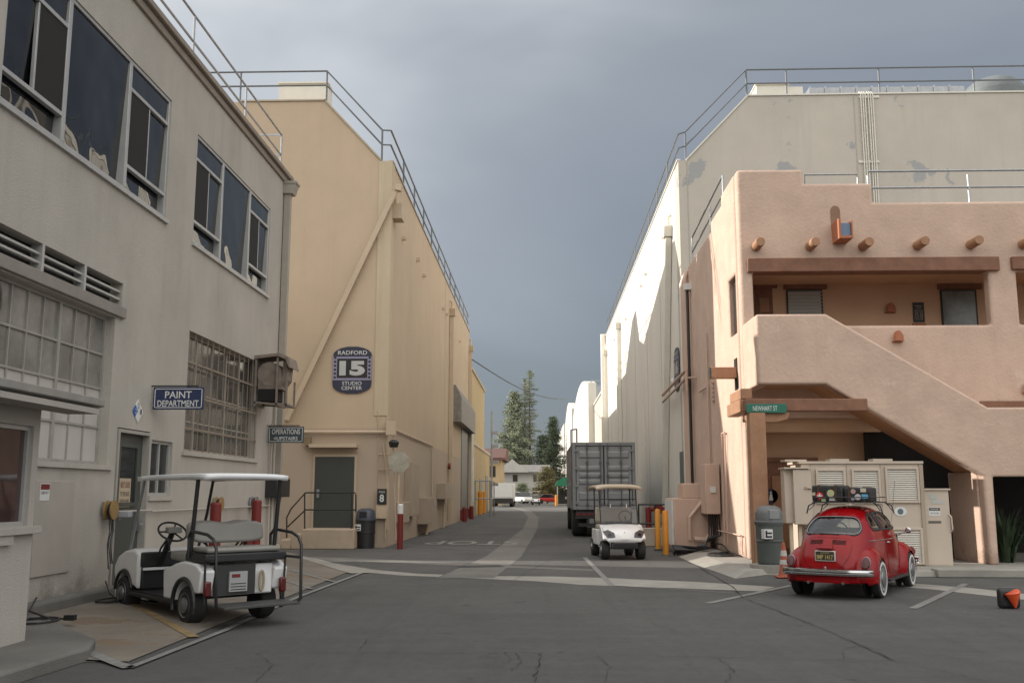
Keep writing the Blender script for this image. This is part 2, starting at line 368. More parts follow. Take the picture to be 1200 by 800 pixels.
# left concrete pad rising to the wall
def padz(x): return .012+max(0,min(1,(-3.95-x)/(-3.95+6.5)))*.105
pb=MB(); pts=[(-3.97,9.6),(-3.9,12.0),(-3.75,20.8),(-6.5,25.2),(-6.5,9.6)]
N_=24
for i in range(N_):
    y0=9.6+i*(25.2-9.6)/N_; y1=9.6+(i+1)*(25.2-9.6)/N_
    xo=lambda y:-3.95 if y<20.8 else -3.95-(y-20.8)/(25.2-20.8)*2.5
    pb.add([(xo(y0),y0,padz(xo(y0))),(-6.5,y0,padz(-6.5)),(-6.5,y1,padz(-6.5)),(xo(y1),y1,padz(xo(y1)))],[(0,1,2,3)])
struct(pb.build('concrete_pad',PAD,weld=True))
def padline(pts,ww,m=LINE,n=10):
    P=[oG(p[0],p[1],.05) for p in pts]; out=[]
    for a,c in zip(P,P[1:]): out+=[a.lerp(c,i/n) for i in range(n)]
    out.append(P[-1]); mb=MB(); mb.strip(out,ww)
    for v in mb.v: v.z=padz(v.x)+.006
    struct(mb.build('painted_line',m,recalc=False))
padline([(104,762),(152,777)],.13); padline([(152,777),(262,735)],.08); padline([(262,735),(345,698),(423,669)],.09)
padline([(423,669),(365,656),(330,653)],.4,CONCL); padline([(326,665),(393,679)],.09); padline([(320,676),(366,687)],.09)
padline([(35,731),(98,755)],.2); padline([(152,708),(228,742)],.12,LINEY)
# booth kerb slab and left kerb
sb=MB(); sl_=[oG(-60,812,.1),oG(50,778,.1),oG(104,762,.1),oG(112,751,.1),oG(70,733,.1),oG(30,720,.1)]
P2=[(p.x,p.y) for p in sl_]+[(-6.5,11.0),(-6.5,6)]
sb.prism(P2,'z',-.02,.135); struct(sb.build('kerb',CONC,bevel=.03))
# right pavement
rp=[(oG(795,652).x,oG(795,652).y),(oG(814,661).x,oG(814,661).y),(oG(862,678).x,oG(862,678).y),(4.4,19.9),(7.9,19.5),(30,19.0),(30,33),(4.0,33)]
inn=[(rp[0][0]+.45,rp[0][1]+.1),(rp[1][0]+.45,rp[1][1]+.25),(rp[2][0]+.3,rp[2][1]+.45),(4.6,20.25),(7.9,19.55),(30,19.05),(30,33),(4.1,33)]
sb=MB(); n_=len(rp); sb.add([(x_,y_,.006) for x_,y_ in rp]+[(x_,y_,.11) for x_,y_ in inn],[tuple(range(n_,2*n_))]+[(i,i+1,n_+i+1,n_+i) for i in range(n_-2)]); struct(sb.build('pavement',CONCL))
kb=MB(); p0=oG(1084,681);p1=oG(1260,690); kb.prism([(7.55,19.42),(30,18.6),(30,19.02),(7.55,19.78)],'z',0,.155); struct(kb.build('kerb',CONCL,bevel=.02))
# =================================================================== PAINT DEPARTMENT BUILDING
pd=thing('paint_shop_building','grey stucco two storey building with steel framed windows along the left of the street','building',(LX,10,0))
W1=(10.85,16.05,6.2,8.33); W2=(17.38,22.34,6.15,8.23); VT=(7.0,14.55,4.40,4.76); LW=(7.0,14.35,2.0,4.2); DR=(14.66,15.92,.1,2.58); SW=(15.99,16.92,1.55,2.46); BW=(17.45,21.9,2.34,4.52)
m=MB(); wall_holes(m,'x',LX,-.32,-6,23.82,0,9.45,[W1,W2,VT,LW,DR,SW,BW,(7.0,8.0,6.2,8.3)])
m.build('wall',PAINTW,pd,weld=True)
m=MB(); m.box(LX-.32,LX-.02,23.5,23.815,0,9.44); m.box(-40,LX-.32,23.5,23.8,0,9.45); m.build('end_wall',PAINTW,pd)
m=MB(); m.box(-40,LX-.3,-6,23.79,9.36,9.43); m.box(-40,LX-.32,-6,-5.7,0,9.4); m.build('roof',CONC,pd)
m=MB(); m.box(LX-.35,LX+.05,-6,23.9,9.25,9.40); m.box(LX-.4,LX+.12,-6,23.95,9.402,9.52); m.build('cornice',mat('cornice stucco',(.27,.23,.19),.9,.1,2,blot=.3),pd,bevel=.02)
m=MB(); m.box(LX-2.2,LX-2.1,-5,23.4,.1,9.2); m.build('interior_wall',DARKIN,pd)
def sash(parent,m,y0,y1,z0,z1,x,w=.05,d=.06): # rectangular frame
    m.box(x-d,x+.012,y0,y0+w,z0,z1); m.box(x-d,x+.012,y1-w,y1,z0,z1); m.box(x-d,x+.012,y0+w,y1-w,z0,z0+w); m.box(x-d,x+.012,y0+w,y1-w,z1-w,z1)
for (y0,y1,z0,z1),bays in ((W1,(12.43,14.42)),(W2,(18.95,20.81))):
    fr=MB(); x=LX-.03
    sash(pd,fr,y0,y1,z0,z1,x,.06,.15)
    for by in bays: fr.box(x-.13,x+.014,by-.05,by+.05,z0+.06,z1-.06)
    gl_=MB(); tl_=.042; gl_.add([(x-.115,y0+.05,z0+.05),(x-.115,y1-.05,z0+.05),(x-.018,y1-.05,z1-.05),(x-.018,y0+.05,z1-.05)],[(0,1,2,3)])
    scs=[]
    for a,b_,half in ((y0+.06,bays[0]-.05,0),(bays[1]+.05,y1-.06,1)):
        zt=z1-.46; zb=z0+.42
        fr.box(x-.06,x+.013,a,b_,zt-.03,zt+.03); fr.box(x-.06,x+.013,a,b_,zb-.03,zb+.03)
        mid_=(a+b_)/2; fr.box(x-.05,x,mid_-.02,mid_+.02,zb+.03,zt-.03)
        sc_=MB(); scs.append(sc_)
        if half or y0>12: sc_.box(x-.01,x-.002,a,mid_-.02,zb+.03,zt-.03)
        else: sc_.box(x-.01,x-.002,mid_+.02,b_,zb+.03,zt-.03)
    fo=fr.build('window_frame',ALU,pd,bevel=.006); gl_.build('pane',GLU,fo,recalc=False); [sc_.build('insect_screen',GLS,fo) for sc_ in scs]
    s2=MB(); s2.box(LX-.05,LX+.05,y0-.05,y1+.05,z0-.07,z0-.001); s2.build('window_sill',ALU,fo)
# louvre slot, ledge
m=MB(); m.box(LX-.28,LX-.2,7,14.55,4.4,4.76); m.build('vent_backing',DARKIN,pd)
m=MB()
for y in (10.9,12.13,13.31): m.box(LX-.15,LX+.0,y-.03,y+.03,4.4,4.76)
for z in (4.50,4.615): m.box(LX-.1,LX-.03,7,14.54,z,z+.03)
m.build('louvre',ALU,pd)
m=MB(); m.box(LX-.1,LX+.06,6,14.6,4.22,4.385); m.build('ledge',mat('ledge stucco',(.25,.225,.2),.9,.1,3,blot=.3),pd,bevel=.01)
# industrial window: glass above, painted panes below
x=LX-.14; fr=MB(); sash(pd,fr,7.0,14.35,2.0,4.2,x,.05)
for y in (7.8,9.0,10.2,11.32,12.95): fr.box(x-.05,x+.012,y-.035,y+.035,2.05,4.15)
for y in (8.2,8.6,9.4,9.8,10.55,10.93,11.72,12.12,12.52,13.4,13.85): fr.box(x-.03,x+.002,y-.013,y+.013,2.05,4.15)
for z in (2.55,3.12,3.63): fr.box(x-.03,x+.006,7.05,14.3,z-.016,z+.016)
fo=fr.build('industrial_window_frame',mat('old grey window paint',(.30,.285,.26),.7,.1,5,streak=.5),pd)
m=MB(); m.box(x-.03,x-.02,7.05,14.3,3.136,4.15); m.build('pane',GLI,fo)
m=MB(); m.box(x-.03,x-.018,7.05,14.3,2.05,3.104); m.build('painted_panel',WPANEL,fo)
m=MB(); m.box(LX-.1,LX+.05,7,14.5,1.93,1.998); m.build('window_sill',PAINTW,fo)
m=MB(); m.lathe([(.36,0),(.36,.10),(.30,.11),(.30,.04)],(x-.0,10.98,3.86),'x',28); ff=m.build('exhaust_fan',BLACK,pd)
# barred window
x=LX-.16; fr=MB(); sash(pd,fr,BW[0],BW[1],BW[2],BW[3],x,.05)
for i in range(1,5): y=BW[0]+i*(BW[1]-BW[0])/5; fr.box(x-.04,x,y-.025,y+.025,BW[2]+.05,BW[3]-.05)
for z in (2.9,3.45,4.0): fr.box(x-.03,x-.004,BW[0]+.05,BW[1]-.05,z-.014,z+.014)
fo=fr.build('barred_window_frame',mat('tan window paint',(.34,.3,.25),.7,.1,5),pd)
m=MB(); m.box(x-.03,x-.02,BW[0]+.04,BW[1]-.04,BW[2]+.04,BW[3]-.04); m.build('pane',mat('dim dusty glass',(.10,.095,.085),.12,.6,1.1,spec=.7),fo)
m=MB(); n_=13
for i in range(n_+1):
    y=BW[0]+.06+i*(BW[1]-BW[0]-.12)/n_; m.obox((LX-.02,y,BW[2]+.01),(LX-.02,y,BW[3]-.01),.016,.016)
for z in (2.75,3.35,3.95): m.box(LX-.013,LX+.003,BW[0],BW[1],z-.02,z+.02)
m.build('security_bar',mat('bar paint',(.22,.18,.14),.6,.1,5,streak=.6,streakcol=(.2,.1,.05)),fo)
m=MB(); m.box(LX-.1,LX+.05,BW[0]-.1,BW[1]+.1,BW[2]-.08,BW[2]-.001); m.build('window_sill',PAINTW,fo)
# door
d=MB(); d.box(LX-.14,LX-.09,DR[0]+.06,DR[1]-.06,.12,2.52); do=d.build('door',PDOOR,pd)
m=MB(); sash(pd,m,DR[0]+.02,DR[1]-.02,.1,2.56,LX+.01,.05,.2); m.build('door_frame',mat('door frame paint',(.33,.31,.28),.6,.06,3),do)
m=MB(); m.box(LX-.089,LX-.08,14.98,15.6,1.45,2.3); m.build('door_window',GLD,do)
m=MB()
for a,b_,c_,d_ in ((14.92,15.66,1.39,1.45),(14.92,15.66,2.3,2.36),(14.92,14.98,1.45,2.3),(15.6,15.66,1.45,2.3)): m.box(LX-.089,LX-.06,a,b_,c_,d_)
m.build('door_trim',PDOOR,do)
m=MB(); m.box(LX-.07,LX-.065,15.0,15.42,1.38,1.82); nt_=m.build('notice',plain('notice paper',(.42,.34,.24)),do)
for k,(t,zz,hh,cl) in enumerate((('NEXT DOOR',1.72,.09,REDP),('TO THE BACK',1.58,.07,BLACK),('ENTER HERE',1.47,.06,BLACK))): lettering(t,.34,hh,(LX-.063,15.21,zz),nt_,cl,'+x')
m=MB(); m.box(LX-.09,LX-.03,15.74,15.79,1.0,1.22); m.tube([(LX-.03,15.76,1.1),(LX+.02,15.76,1.1),(LX+.02,15.64,1.1)],.012); m.build('door_handle',STEEL,do)
m=MB(); m.box(LX-.09,LX-.04,14.78,14.84,2.1,2.24); m.box(LX-.09,LX-.04,14.78,14.84,1.2,1.34); m.build('hinge',BLACK,do)
# small window
x=LX-.06; fr=MB(); sash(pd,fr,SW[0],SW[1],SW[2],SW[3],x,.05); fr.box(x-.05,x+.01,16.44,16.49,1.6,2.41); fo=fr.build('small_window_frame',ALU,pd)
m=MB(); m.box(x-.03,x-.02,16.03,16.88,1.59,2.42); m.build('pane',GLD,fo)
m=MB(); m.box(LX-.05,LX+.04,15.96,16.97,1.47,1.548); m.build('window_sill',PAINTW,fo)
# base ledge, access panel, conduit
m=MB(); m.box(LX-.02,LX+.16,10.6,14.6,0,.26); m.build('base_ledge',CONC,pd,bevel=.05)
m=MB(); m.box(LX-.01,LX+.03,12.33,13.35,.55,1.75); ap=m.build('access_panel',mat('panel paint',(.36,.33,.29),.7,.05,3),pd,bevel=.005)
m=MB(); m.box(LX+.03,LX+.034,12.42,12.66,1.5,1.72); sg=m.build('warning_label',SIGNW,ap); m=MB(); m.box(LX+.034,LX+.037,12.43,12.65,1.64,1.71); m.build('label_band',REDP,sg)
lettering('KEEP OUT',.18,.035,(LX+.038,12.54,1.6),sg,BLACK,'+x')
m=MB(); m.tube([(LX+.06,14.4,1.32),(LX+.06,16.0,1.32)],.014); m.tube([(LX+.06,16.0,1.3),(LX+.06,23.3,1.3)],.016); m.build('conduit',PAINTW,pd)
# downpipe with hopper
m=MB(); m.box(LX+.02,LX+.17,23.42,23.6,.4,8.95); m.prism([(LX+.0,8.95),(LX+.24,8.95),(LX+.32,9.2),(LX,9.2)],'y',23.36,23.68); m.box(LX-.0,LX+.34,23.34,23.7,9.2,9.26); m.build('downpipe',mat('downpipe paint',(.33,.295,.25),.6,.08,4),pd)
m=MB(); m.tube([(LX+.06,23.2,.3),(LX+.06,23.2,4.2)],.035); m.tube([(LX+.06,22.95,.3),(LX+.06,22.95,3.2)],.022); m.build('conduit',PAINTW,pd)
# roof railing
def railing(name,label,path,h,post_at,r=.024,rails=(.5,1.0),m=STEEL,group=None,cat='railing'):
    t=thing(name,label,cat,path[0],group=group)
    for k,fr_ in enumerate(rails):
        b=MB(); b.tube([Vector(p)+Vector((0,0,h*fr_)) for p in path],r); b.build('rail',m,t)
    for p in post_at:
        b=MB(); p=Vector(p); b.tube([p,p+Vector((0,0,h))],r); b.build('post',m,t)
    return t
py=[-2,2,6,10,14.0,17.3,20.6,23.6]
railing('roof_railing','grey pipe railing along the roof edge of the grey stucco building on the left',[(LX-.15,-4,9.5),(LX-.15,23.6,9.5),(LX-2.6,23.6,9.5)],1.05,[(LX-.15,y,9.5) for y in py]+[(LX-2.6,23.6,9.5)])
# swamp cooler duct hung outside the barred window
vc=thing('exhaust_hood','rusty curved metal exhaust hood hung on a frame beside the barred window','exhaust hood',(LX,22,3.3))
y0,y1=21.55,22.25
hp=[(LX+.0,4.62),(LX+.55,4.68),(LX+.75,4.6),(LX+.82,4.35),(LX+.78,4.36),(LX+.70,4.54),(LX+.52,4.61),(LX,4.55)]
RUST=mat('weathered metal',(.20,.165,.135),.75,.25,7,streak=.7,streakcol=(.14,.08,.05))
m=MB(); m.prism(hp,'y',y0-.05,y1+.05); m.build('hood_top',RUST,vc)
m=MB(); m.lathe([(.27,y0+.05),(.27,y1-.08)],(LX+.33,0,4.22),'y',20); m.box(LX+.08,LX+.6,y0+.06,y1-.08,3.88,4.2); m.build('blower_drum',RUST,vc)
m=MB(); m.prism([(LX+.6,3.95),(LX+.62,4.55),(LX+.72,4.45),(LX+.70,4.1)],'y',y0+.1,y1-.1); m.build('side_cheek',RUST,vc)
m=MB(); m.box(LX+.1,LX+.5,y0+.02,y1-.1,3.62,3.88); m.build('outlet',DARKIN,vc)
m=MB()
for xx in (LX+.04,LX+.52,LX+.74):
    m.obox((xx,y0,3.5),(xx,y0,4.6 if xx<LX+.7 else 4.1),.04,.04); m.obox((xx,y1,3.5),(xx,y1,4.5 if xx<LX+.7 else 4.1),.04,.04); m.obox((xx,y0,3.53),(xx,y1,3.53),.04,.04)
m.obox((LX,y0,3.58),(LX+.76,y0,3.52),.04,.04); m.obox((LX,y1,3.58),(LX+.76,y1,3.52),.04,.04); m.build('bracket_frame',RUST,vc)
# hanging signs
def hangsign(name,label,y,x0,x1,z0,z1,board,border,lines,cat='sign'):
    t=thing(name,label,cat,((x0+x1)/2,y,(z0+z1)/2))
    m=MB(); m.box(x0,x1,y,y+.04,z0,z1); bo=m.build('board',board,t,bevel=.004)
    m=MB(); e=.025
    for a,b_,c_,d_ in ((x0+e,x1-e,z0+e,z0+e+.012),(x0+e,x1-e,z1-e-.012,z1-e),(x0+e,x0+e+.012,z0+e,z1-e),(x1-e-.012,x1-e,z0+e,z1-e)): m.box(a,b_,y-.004,y,c_,d_)
    m.build('border',border,bo)
    for tx,ww,hh,zz in lines: lettering(tx,ww,hh,((x0+x1)/2,y-.004,zz),bo,border,bold=.012)
    return t
yA=oX(180,466,LX+.05).y; p=oY(180,453.5,yA);q=oY(238,479.5,yA)
hs=hangsign('department_sign','navy hanging sign reading PAINT DEPARTMENT beside the barred window',yA,p.x,q.x,q.z,p.z,NAVY,SIGNW,[('PAINT',.44,.115,p.z-.125),('DEPARTMENT',.68,.10,q.z+.1)])
m=MB(); m.tube([(LX,yA+.02,p.z+.02),(q.x-.1,yA+.02,p.z+.02)],.012); m.build('bracket',BLACK,hs)
yB=22.7; p=oY(314.5,499.5,yB);q=oY(355.5,518.5,yB)
hs=hangsign('operations_sign','slate hanging sign reading OPERATIONS UPSTAIRS at the far corner of the grey building',yB,p.x,q.x,q.z,p.z,SIGNG,SIGNW,[('OPERATIONS',.66,.12,p.z-.12),('<UPSTAIRS',.56,.085,q.z+.1)])
m=MB(); m.tube([(LX-.0,yB+.02,p.z+.02),(q.x-.1,yB+.02,p.z+.02)],.012); m.build('bracket',BLACK,hs)
# hazard diamonds
hz=thing('hazard_diamond_sign','small white and blue numbered hazard diamonds above the charcoal door','sign',(LX,15.35,2.85))
for k,(dy,dz,mm,tx) in enumerate(((-.0,.11,SIGNW,'2'),(-.12,0,plain('hazard blue',(.04,.12,.35)),'2'),(.12,0,SIGNW,'1'),(0,-.1,SIGNW,''))):
    m=MB(); cy,cz=15.35+dy*.85,2.87+dz*.85; e=.095; m.prism([(cy-e,cz),(cy,cz-e),(cy+e,cz),(cy,cz+e)],'x',LX,LX+.012+.001*k); o=m.build('diamond',mm,hz)
    if tx: lettering(tx,.045,.08,(LX+.02,cy,cz),o,BLACK if k!=1 else SIGNW,'+x')
# hose / cable reels
def reel(label,y,z,c,drop=True):
    t=thing('cable_reel',label,'cable reel',(LX,y,z),group='cable reels on the grey wall')
    m=MB(); m.lathe([(.14,0),(.14,.02),(.05,.03),(.05,.09),(.14,.1),(.14,.12)],(LX+.05,y,z),'x',20); m.build('reel',c,t)
    m=MB(); m.box(LX,LX+.05,y-.05,y+.05,z-.12,z+.12); m.build('bracket',STEEL,t)
    m=MB()
    for k in range(5):
        a=random.uniform(-.02,.02); m.lathe([(.075+.012*k,.035+.012*k),(.085+.012*k,.035+.012*k),(.085+.012*k,.045+.012*k)],(LX+.05,y+a,z),'x',16)
    for k in range(3):
        yy=y+(k-1)*.06; L=z-.45-random.random()*.15
        m.tube([(LX+.1,yy,z),(LX+.13,yy+.02,z-.3),(LX+.12,yy+random.uniform(-.05,.05),z-L*.6),(LX+.14,yy+.03,z-L),(LX+.12,yy+.05,z-L+.05)],.008,6)
    m.build('cable',BLACK,t)
YEL=plain('yellowed plastic',(.27,.17,.06),.6)
reel('yellow cable reel with loops of black cable hanging beside the charcoal door',14.35,1.35,YEL)
reel('yellow cable reel on the grey wall above the cart steering wheel',19.2,1.38,YEL)
reel('grey cable bundle and reel on the wall nearest the far corner',21.6,1.38,STEEL)
t=thing('card_reader','small grey box on a bracket at the charcoal door edge','box',(LX,14.62,1.25))
m=MB(); m.box(LX+.0,LX+.14,14.56,14.64,1.2,1.3); m.build('bracket',STEEL,t); m=MB(); m.box(LX+.1,LX+.3,14.52,14.68,1.24,1.33); m.build('housing',plain('light grey plastic',(.3,.3,.33)),t,bevel=.01)
tag(bX(MB(),311,560,326,582,LX,.28).build('meter_box',BLACK,bevel=.01),'small black box on the grey wall beside the corner downpipe','box')
# red standpipes
for k,(y,h,xx) in enumerate(((18.0,1.42,-5.95),(20.6,1.45,-5.95),(20.05,1.02,-5.95))):
    m=MB(); m.lathe([(.1,0.06),(.1,h-.03),(.085,h)],(xx,y,0),'z',18)
    tag(m.build('guard_post',REDP),['faded red guard post standing left of the cart seat by the grey wall','tallest bright red guard post by the grey wall','short red guard post beside the tallest one'][k],'bollard','red guard posts along the grey wall')
# loose cables on the pad
def loose(label,c,n,r,name='loose_cable'):
    m=MB(); pts=[]; 
    for i in range(n*14):
        a=i*2*PI/14; rr=r*(.75+.25*math.sin(i*.37)); x=c[0]+rr*math.cos(a)*.8+.02*i/14; y=c[1]+rr*math.sin(a)*1.5+.03*math.sin(i)
        pts.append((x,y,padz(x)+.02+.004*(i//14)))
    m.tube(pts,.013,6)
    q=pts[-1]; m.tube([q,(q[0]+.2,q[1]+.2,padz(q[0])+.02),(q[0]+.38,q[1]+.1,padz(q[0])+.015)],.013,6)
    m.lathe([(.03,0),(.035,.1),(.02,.13)],(q[0]+.38,q[1]+.1,padz(q[0])+.03),'x',10)
    m.tube([pts[0],(LX+.3,pts[0][1]+.1,.2),(LX+.12,pts[0][1]+.35,.34)],.012,6)
    tag(m.build(name,BLACK),label,'cable','black cables lying on the stained pad')
c=oG(128,705,.09); loose('black cable coiled on the concrete below the cable reel',(c.x,c.y),3,.22)
c=oG(45,728,.14); m0=MB(); 
pts=[]
for i in range(30): a=i*2*PI/12; pts.append((c.x+.16*math.cos(a)*1.3,c.y+.28*math.sin(a),.15+.003*i/12))
m0.tube(pts,.012,6); m0.tube([pts[0],(LX+.25,c.y+.5,.2),(LX+.2,c.y+.75,.33)],.012,6); q=pts[-1]; m0.tube([q,(q[0]+.3,q[1]+.05,.155),(q[0]+.45,q[1],.155)],.012,6); m0.box(q[0]+.42,q[0]+.54,q[1]-.04,q[1]+.04,.14,.2)
tag(m0.build('loose_cable',BLACK),'black cable and plug lying on the kerb by the booth corner','cable','black cables lying on the stained pad')
# =================================================================== BOOTH at the left edge
BX=-5.2
bt=thing('guard_booth','small grey stucco booth with a flat overhanging roof and sliding window at the left edge','booth',(BX,9,0))
m=MB(); wall_holes(m,'x',BX,-.2,5.5,10.05,.1,2.5,[(8.2,9.93,1.27,2.27)]); m.build('wall',BOOTHW,bt,weld=True)
m=MB(); m.box(LX,BX-.2,9.9,10.048,.1,2.5); m.build('end_wall',BOOTHW,bt)
m=MB(); m.prism([(LX,2.5),(BX+.3,2.5),(BX+.42,2.53),(BX+.42,2.61),(LX,2.63)],'y',5.2,10.6); m.build('roof',mat('booth roof metal',(.27,.26,.24),.6,.12,5,streak=.6),bt,bevel=.008)
m=MB(); m.box(BX+.05,BX+.40,5.3,10.5,2.44,2.498); m.build('fascia',BOOTHW,bt)
x=BX-.05; fr=MB(); sash(bt,fr,8.2,9.93,1.27,2.27,x,.045); fr.box(x-.05,x+.01,9.3,9.35,1.3,2.23); fo=fr.build('window_frame',ALU,bt)
m=MB(); m.box(x-.03,x-.02,8.24,9.89,1.31,2.23); m.build('pane',glass('reddish window glass',(.05,.03,.03),.2,.06,2),fo)
m=MB(); m.box(BX-.05,BX+.07,8.1,10.1,1.19,1.265); m.build('window_sill',BOOTHW,fo,bevel=.006)
m=MB(); m.box(BX,BX+.05,8.3,9.6,1.1,1.188); m.build('sill_bracket',BOOTHW,fo)
# =================================================================== STAGE 15
st=thing('cream_soundstage','tall cream soundstage with the number 15 badge on its front wall','building',(SX,SY,0))
ev=11.9
m=MB(); m.prism([(SX,0),(SX,ev),(-5.02,ev),(-6.82,13.9),(-10.4,13.9),(-10.4,0)],'y',SY,SY+1.6); m.box(-40,-10.4,SY+1.5,SY+1.6,0,13.9); m.box(-40,SX,SY+1.6,63,0,ev); m.build('wall',CREAM,st,weld=False,recalc=True)  # stepped-back box at the left is unseen, set there to shape the shadow edge
prof=[(SY+2.6,ev),(SY+2.6,14.6),(33.0,14.6),(33.9,12.3),(36.0,15.2),(37.4,15.3),(47,13.2),(48.8,13.6),(50.3,15.4),(52.4,15.2),(61.5,10.6),(61.4,9.9)]  # unseen roof, sawtooth outline guessed to cast the shadow edge across the street
m=MB(); m.add([(xx,a,b_) for xx in (-7.2,-40) for a,b_ in prof],[tuple(range(12)),tuple(range(23,11,-1))]+[(i,(i+1)%12,12+(i+1)%12,12+i) for i in range(12)]); m.build('roof',mat('unseen roof membrane',(.42,.40,.36),.9,.1,1),st)
# corner strip & panel seams
m=MB(); m.box(-5.06,SX+.03,SY-.025,SY-.001,3.9,ev-.02); m.box(SX+.001,SX+.026,SY-.02,SY+.6,0.5,ev-.02); m.build('corner_board',mat('cream corner paint',(.50,.41,.285),.8,.06,1,streak=.5),st)
m=MB(); m.box(-6.9,SX+.04,SY-.03,SY+.3,ev,ev+.0) if 0 else None
CAPM=mat('cap flashing',(.42,.36,.26),.6,.1,3)
m=MB(); m.obox((-9.6,SY+.02,13.93),(-6.8,SY+.02,13.93),.12,.05); m.obox((-6.84,SY+.02,13.93),(-5.0,SY+.02,11.93),.12,.05); m.obox((SX-.02,SY+.1,ev+.03),(SX-.02,63,ev+.03),.12,.05); m.build('parapet_cap',CAPM,st)
# lower wall wash below conduit on the street side, seams
m=MB()
for y in (47,): m.box(SX+.001,SX+.012,y,y+.03,0,ev-.1)
m.build('panel_joint',mat('cream joint paint',(.45,.36,.255),.9,.1),st)  # joint strip painted slightly darker than the cream wall
zc=oX(492,537,SX).z
m=MB(); m.tube([(SX+.06,SY+.4,3.55),(SX+.06,41.5,3.55)],.03); m.tube([(SX+.06,41.5,3.55),(SX+.06,41.5,.2)],.03); m.build('conduit',CREAMP,st)
# diagonal drain pipe and hopper
p=oY(466,219,SY-.1); q=oY(336,492,SY-.1)
m=MB(); m.obox(p,q,.15,.13,(0,1,0)); m.obox((p.x-.05,SY-.12,p.z-.02),(SX+.35,SY-.12,p.z-.06),.22,.2); m.build('diagonal_downpipe',CREAMP,st)
h=oX(471,228,SX)
m=MB(); m.prism([(SY+.2,10.1),(SY+.75,10.1),(SY+.95,10.55),(SY+.1,10.55)],'x',SX,SX+.32); m.tube([(SX+.1,SY+.5,10.5),(SX+.1,SY+.5,11.0),(SX-.05,SY+.5,11.1)],.06); m.build('hopper',CREAMP,st)
def spout(parent,y,z,sx,matl,side=1,z0=.2,lean=0,r=.1):
    m=MB(); m.obox((sx+side*.12,y,z),(sx+side*.12,y+lean,z0),.2,.18); m.prism([(y-.16,z),(y+.16,z),(y+.28,z+.35),(y-.28,z+.35)],'x',sx,sx+side*.3); m.tube([(sx+side*.12,y,z+.3),(sx+side*.12,y,z+.75),(sx-side*.05,y,z+.85)],.06); m.build('downspout',matl,parent)
y=oX(527,364,SX).y; spout(st,y,10.5,SX,CREAMP)
spout(st,62.6,10.6,SX,CREAMP)
# hooks along the eave
m=MB()
for k in (0,2,3,7,8,12): m.box(SX,SX+.14,32+k*1.9,32.12+k*1.9,10.0+.3*((k*7)%3)*.3,10.12+.3*((k*7)%3)*.3)
m.build('wall_hook',CREAMP,st)
# stage door + hood
y0,y1=oX(540,560,SX).y,oX(554,560,SX).y
m=MB(); m.box(SX-.01,SX+.03,y0,y1,0,5.6); m.build('door_opening',BLACK,st)
m=MB(); m.box(SX+.03,SX+.10,y0+(y1-y0)*.62,y1-.4,.1,5.5); o=m.build('stage_door',mat('pale stage door',(.34,.345,.32),.5,.08,2,streak=.4),st)
m=MB(); m.box(SX+.10,SX+.13,y1-1.6,y1-1.1,1.0,3.9); m.build('door_panel',SIGNW,o)
y2=oX(531,470,SX).y
m=MB(); m.prism([(SX,7.25),(SX+.12,7.25),(SX+.45,6.6),(SX+.45,5.3),(SX,5.3)],'y',y2,oX(549,480,SX).y); m.build('door_hood',mat('grey corrugated hood',(.22,.20,.175),.6,.2,5,streak=.9,streakcol=(.1,.09,.08)),st)
# front: personnel door, landing, rails, fittings
yF=SY
p=oY(370,535,yF);q=oY(414,618,yF)
m=MB(); m.box(p.x-.06,q.x+.06,yF-.05,yF-.001,.55,p.z+.06); o=m.build('door_frame',CREAMP,st)
m=MB(); m.box(p.x,q.x,yF-.07,yF-.051,.58,p.z); o=m.build('personnel_door',DGREEN,st)
m=MB(); m.box(p.x+.08,p.x+.16,yF-.1,yF-.07,1.45,1.7); m.tube([(p.x+.12,yF-.1,1.6),(p.x+.12,yF-.15,1.6),(p.x+.26,yF-.15,1.6)],.015); m.build('door_handle',STEEL,o)
m=MB(); bY(m,365,520.5,420,524.5,yF,.35); m.build('door_canopy',CREAMP,st)
LP=CREAM
ld=thing('landing_steps','stuccoed concrete landing with steps under the dark green stage door','steps',(-6.1,28.6,0))
a=oG(354,642).x; b_=oG(416,643).x
m=MB(); m.box(a+.1,b_,28.45,SY-.002,0,.57); m.box(a-.2,a+.102,28.452,SY-.003,0,.43); m.box(a-.5,a-.198,28.454,SY-.004,0,.28); m.box(a-.8,a-.498,28.456,SY-.005,0,.14); m.build('landing',mat('landing stucco',(.40,.32,.235),.9,.1,2,.3,40,blot=.35),ld,bevel=.03)
hr=thing('handrail','black pipe handrail around the stage door landing','handrail',(-6,28.55,.57))
def pl(pts,name='rail',r=.022,mm=BLACK,par=None): b=MB(); b.tube(pts,r); return b.build(name,mm,par)
yy=28.55; g1=lambda px,py: oY(px,py,yy)
pl([g1(336,630),g1(336,606),g1(341,596),g1(358,577),g1(416,577),g1(417,580),g1(417,600)],par=hr)
pl([g1(337,617),g1(358,597),g1(416,597)],par=hr)
for xx in (357,412): pl([g1(xx,577),g1(xx,619)],'post',par=hr)
m=MB(); m.tube([oY(340,506,SY-.1),oY(455,506,SY-.1)],.05); m.tube([oY(355,521,SY-.06),oY(365,529,SY-.06),oY(420,529,SY-.06)],.012); m.build('conduit',CREAMP,st)
m=MB(); bY(m,454,493.5,464.5,510,SY,.25); m.build('junction_box',CREAMP,st)
m=MB(); bY(m,358.5,512,365,522,SY,.12); m.build('wall_lamp',plain('old lamp',(.2,.15,.08)),st)
m=MB()
for a_,b2 in ((449,454),(462,462),(467,466)): m.tube([oY(a_,520,SY-.05),oY(b2,560,SY-.05),oY(a_+2,632,SY-.05)],.02)
